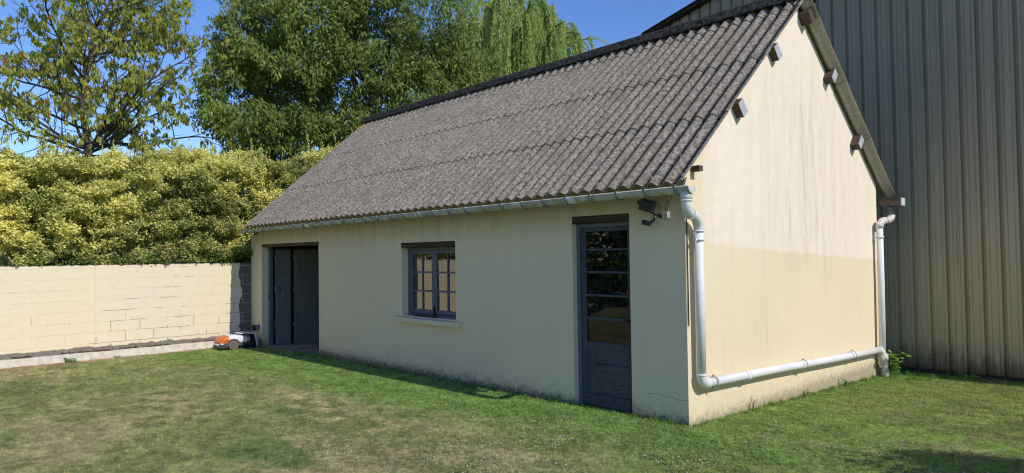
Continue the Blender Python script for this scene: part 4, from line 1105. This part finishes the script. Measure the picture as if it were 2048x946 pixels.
# ------------------------------------------------------------------ lawn blades
def grass():
    g = np.random.default_rng(99)
    camx, camy = 3.859, -6.016
    fx, fy = -math.sin(_y), math.cos(_y); rx, ry = math.cos(_y), math.sin(_y)
    N = 1500000
    d = 4.2 + (17.5 - 4.2) * g.random(N) ** 1.15          # depth along the view, denser close by
    s = (g.random(N) * 2 - 1) * .86
    X = camx + fx * d + rx * d * s; Y = camy + fy * d + ry * d * s
    ok = (X > -10.76) & (X < 4.2) & (Y < 5.93) & (Y > -8) & ~((X > -10.84) & (X < .012) & (Y > -.012))
    ok &= ~((X > -10.6) & (X < -10.1) & (Y > -.8) & (Y < 0))
    ok &= ~((X > -10.28) & (X < -7.79) & (Y > -.05))
    # keep probability so ground density falls only gently with distance
    pk = np.clip((d / 9.0), .35, 1.0) * .50
    ok &= g.random(N) < pk
    X, Y, d = X[ok], Y[ok], d[ok]; n = len(X)
    t = lawn_tint(X, Y)
    dryness = np.clip((t[:, 0] / t[:, 1] - .6) / .7, 0, 1)
    # tufts beside walls are taller (not mown)
    near = np.clip(1 - np.minimum.reduce([np.where(X < 0, -Y, 9), np.where(Y > 0, X, 9), np.abs(5.95 - Y), X + 10.79]) / .14, 0, 1)
    near[Y < -1e3] = 0
    h = g.uniform(.014, .034, n) * (1 - .25 * dryness) * (1 + near * g.random(n) * 2.0)
    w = g.uniform(.0016, .0034, n) * (d / 6.0) ** .8 * 1.25
    Z = gz(X, Y) - .003
    az = g.uniform(0, 2 * math.pi, n); lean = g.uniform(.15, 1.15, n)
    D = np.stack([np.cos(az) * lean, np.sin(az) * lean, np.ones(n)], 1); D = unit(D)
    a2 = g.uniform(0, 2 * math.pi, n); S_ = np.stack([np.cos(a2), np.sin(a2), np.zeros(n)], 1)
    B0 = np.stack([X, Y, Z], 1)
    V = np.stack([B0 - S_ * w[:, None], B0 + S_ * w[:, None], B0 + D * h[:, None]], 1).reshape(-1, 3)
    F = np.arange(n * 3).reshape(-1, 3)
    hue = g.random((n, 1)); t = t * (.5 + .95 * hue) * (.72 + .56 * fbm(X * 11, Y * 11, 0, 63, 3))[:, None]
    straw = (g.random(n) < (.06 + .22 * dryness)); t[straw] = np.array([.60, .47, .27]) * g.uniform(.6, 1.1, (straw.sum(), 1))
    tint = np.repeat(np.concatenate([t, np.ones((n, 1))], 1), 3, 0)
    print('blades', n)
    arr_mesh('grass', V, F, M['grass'], attrs={'tint': ('FLOAT_COLOR', 'POINT', tint)}, label='short mown lawn grass, lush by the walls and straw-brown in the open middle', cat='grass', kind='stuff')
grass()

# clover leaves and flower heads on the right-hand lawn
def clover():
    g = np.random.default_rng(7)
    pts = []
    def sc(n, x0, x1, y0, y1, cut, seed):
        X, Y = g.uniform(x0, x1, n), g.uniform(y0, y1, n)
        q = fbm(X * 1.6, Y * 1.6, 0, seed) + g.normal(0, .05, n) > cut
        return np.stack([X[q], Y[q]], 1)
    A = np.concatenate([sc(1500, .35, 3.4, -.3, 4.2, .49, 3), sc(900, -1.3, .9, -2.6, -.5, .52, 4), sc(170, -9.8, -6.5, -2.4, -.6, .45, 6), sc(90, -7, -2, -2.5, -.6, .5, 8)])
    bad = (A[:, 0] < .02) & (A[:, 1] > -.02); A = A[~bad]
    n = len(A); Z = gz(A[:, 0], A[:, 1])
    mb = MB()
    Vs, Fs = [], []
    # flower head: squat 8-sided bead
    k = 6
    for i in range(n):
        r = g.uniform(.0045, .0095); z = Z[i] + g.uniform(.006, .024); b = len(Vs)
        for zz, rr in ((-.6, .55), (.0, 1.0), (.6, .6)):
            for q in range(k): Vs.append((A[i, 0] + math.cos(q * 2 * math.pi / k) * r * rr, A[i, 1] + math.sin(q * 2 * math.pi / k) * r * rr, z + zz * r))
        for s_ in (0, 1):
            for q in range(k): Fs.append((b + s_ * k + q, b + s_ * k + (q + 1) % k, b + (s_ + 1) * k + (q + 1) % k, b + (s_ + 1) * k + q))
        Fs.append((b + 2 * k, b + 2 * k + 1, b + 2 * k + 2, b + 2 * k + 3)); Fs.append((b + 2 * k, b + 2 * k + 3, b + 2 * k + 4, b + 2 * k + 5))
    arr_mesh('clover_flowers', np.array(Vs), np.array(Fs), simple('clover_white', (.44, .40, .31), .8, var=.4, scale=60, bump=0), label='white clover flower heads dotted over the lawn', cat='clover flowers', kind='stuff')
    # clover leaf trios: small horizontal leaves
    B = np.concatenate([sc(9000, .2, 3.6, -1.0, 4.5, .47, 3), sc(5000, -2.6, 1.2, -3.2, -.3, .5, 4)])
    bad = (B[:, 0] < .02) & (B[:, 1] > -.02); B = B[~bad]; n = len(B)
    Zb = gz(B[:, 0], B[:, 1]) + g.uniform(.012, .028, n)
    P0 = np.repeat(np.stack([B[:, 0], B[:, 1], Zb], 1), 3, 0); a0 = np.repeat(g.uniform(0, 6.28, n), 3) + np.tile([0, 2.09, 4.19], n)
    D_ = np.stack([np.cos(a0), np.sin(a0), g.uniform(-.1, .35, 3 * n)], 1)
    V, F = leaf_quads(P0, D_, np.array([[0, 0, 1.0]]) + rdir(3 * n, g) * .25, g.uniform(.010, .017, 3 * n), g.uniform(.010, .016, 3 * n))
    arr_mesh('clover_leaves', V, F, M['leaf_weed'], attrs={'rnd': ('FLOAT', 'FACE', np.repeat(g.random(n) * .9, 3) * .8)}, label='low clover leaves mixed into the lawn', cat='clover', kind='stuff')
clover()

# ------------------------------------------------------------------ weeds along the walls
def weed(name, label, x, y, h, nst, ll, lw, seed, spread=.5, cat='weed', nl=7, group='small weeds at the foot of the walls', mat='leaf_weed'):
    g = random.Random(seed); z = float(gz(x, y)) - .01
    t = thing(name, label, cat, (x, y, z), group)
    st = MB(); P, D = [], []
    for k in range(nst):
        a = g.uniform(0, 6.28); sp = g.uniform(.1, spread) * h; hh = h * g.uniform(.5, 1)
        tip = Vector((x + math.cos(a) * sp, y + math.sin(a) * sp, z + hh))
        q = arc((x + g.gauss(0, .02), y + g.gauss(0, .02), z), (x + math.cos(a) * sp * .3, y + math.sin(a) * sp * .3, z + hh * .8), tip, 5)
        st.tube(q, [.004, .0035, .003, .003, .002, .002], 4, caps=False)
        for i in range(nl):
            f = .25 + .75 * (i + g.random()) / nl; j = min(int(f * 5), 4); P.append(q[j].lerp(q[j + 1], f * 5 - j))
            b = g.uniform(0, 6.28); D.append(Vector((math.cos(b), math.sin(b), g.uniform(-.2, .5))))
    st.build('stem', M['leaf_weed'] if mat == 'leaf_weed' else M[mat], t)
    n = len(P); gg = np.random.default_rng(seed)
    V, F = leaf_quads(np.array(P), np.array(D), np.array([[.2, -.2, 1.0]]) + rdir(n, gg) * .4, gg.uniform(ll * .6, ll, n), gg.uniform(lw * .6, lw, n))
    arr_mesh('leaf', V, F, M[mat], t, attrs={'rnd': ('FLOAT', 'FACE', gg.random(n) * .9)})
weed('bramble_weed', 'leafy bramble shoot growing at the foot of the rear downpipe', .24, 5.22, .42, 9, .11, .085, 1, .55, 'weed', 6)
weed('leafy_weed', 'low leafy weed beside the hangar base, right of the bramble', 1.05, 5.72, .16, 6, .06, .03, 2, .9)
weed('leafy_weed', 'small green weed at the gable foot, nearest the collector pipe end', .06, 3.75, .13, 5, .05, .03, 3, .7)
weed('leafy_weed', 'small green weed at the middle of the gable foot', .06, 2.62, .09, 4, .045, .03, 4, .8)
weed('leafy_weed', 'flat dandelion-like weed at the foot of the garden wall near the left edge', -10.70, -3.35, .11, 5, .09, .05, 5, 1.3)
weed('leafy_weed', 'small weed under the joint strip of the garden wall', -10.72, -2.6, .07, 4, .05, .03, 6, 1.1)
weed('dry_grass_stalks', 'thin dry brown stalks at the gable foot close to the front corner', .04, 1.22, .22, 4, .02, .006, 8, .25, 'grass stalks', 3, mat='leaf_dead')
weed('wall_weed', 'sparse weed with tiny yellowish leaves at the right jamb of the garage opening', -7.55, -.06, .2, 7, .022, .012, 9, .9, 'weed', 9)
g_ = random.Random(4)
def tufts(name, label, pts, h0, h1, seed):
    g = np.random.default_rng(seed); Vv = []; tt = []
    for (x, y, s_) in pts:
        n = 22; a = g.uniform(0, 6.28, n); ln = g.uniform(h0, h1, n) * s_; le = g.uniform(.1, .8, n)
        bx, by = x + g.normal(0, .015, n), y - abs(g.normal(0, .012, n)); z = float(gz(x, y)) - .01
        for i in range(n):
            d_ = Vector((math.cos(a[i]) * le[i], math.sin(a[i]) * le[i], 1)).normalized() * ln[i]
            sd2 = Vector((-math.sin(a[i]), math.cos(a[i]), 0)) * .0028
            p = Vector((bx[i], by[i], z)); Vv += [p - sd2, p + sd2, p + d_]
            c = np.array([.17, .30, .06]) * g.uniform(.6, 1.3); tt += [(*c, 1)] * 3
    V = np.array([tuple(v) for v in Vv]); F = np.arange(len(V)).reshape(-1, 3)
    arr_mesh(name, V, F, M['grass'], attrs={'tint': ('FLOAT_COLOR', 'POINT', np.array(tt))}, label=label, cat='grass', kind='stuff')
pts = [(g_.uniform(-7.6, -.1), -.025, g_.uniform(.4, 1.2)) for _ in range(70)] + [(-1.75, -.03, 2.2), (-1.9, -.03, 2.0), (-3.3, -.03, 1.6), (-.35, -.03, 1.8)] \
    + [(.045, g_.uniform(.2, 5.0), g_.uniform(.5, 1.3)) for _ in range(60)] + [(g_.uniform(.3, 3.0), 5.9 - g_.random() * .15, g_.uniform(.8, 1.8)) for _ in range(45)] \
    + [(g_.uniform(.1, .7), g_.uniform(5.0, 5.6), g_.uniform(.8, 2)) for _ in range(25)]
pts = [p for p in pts if not (D1 < p[0] < D2 and p[1] < 0)]
tufts('grass_tufts', 'unmown grass tufts along the foot of the outbuilding and hangar', pts, .03, .08, 6)
# scattered dry leaves
def dry_leaf(label, x, y, l, w, a):
    z = float(gz(x, y)) + .022; d_ = Vector((math.cos(a), math.sin(a), .1)).normalized(); s_ = Vector((-math.sin(a), math.cos(a), .15)).normalized()
    p = Vector((x, y, z)); pts_ = []
    for t_, ww, up_ in ((0, .1, 0), (.25, .8, .004), (.5, 1, .002), (.75, .7, .006), (1, .05, .014)):
        for k in (-1, 0, 1): pts_.append(p + d_ * l * t_ + s_ * w * .5 * ww * k + Vector((0, 0, up_ + (.006 if k else 0))))
    F = [(i * 3 + k, i * 3 + k + 1, i * 3 + k + 4, i * 3 + k + 3) for i in range(4) for k in (0, 1)]
    o = MB().add(pts_, F, True).build('fallen_leaf', simple('fallen_leaf_brown', (.34, .19, .08), .8), None, label, cat='leaf')
dry_leaf('long curled orange-brown leaf lying on the lawn near the left edge of the picture', -6.25, -4.5, .16, .05, .6)
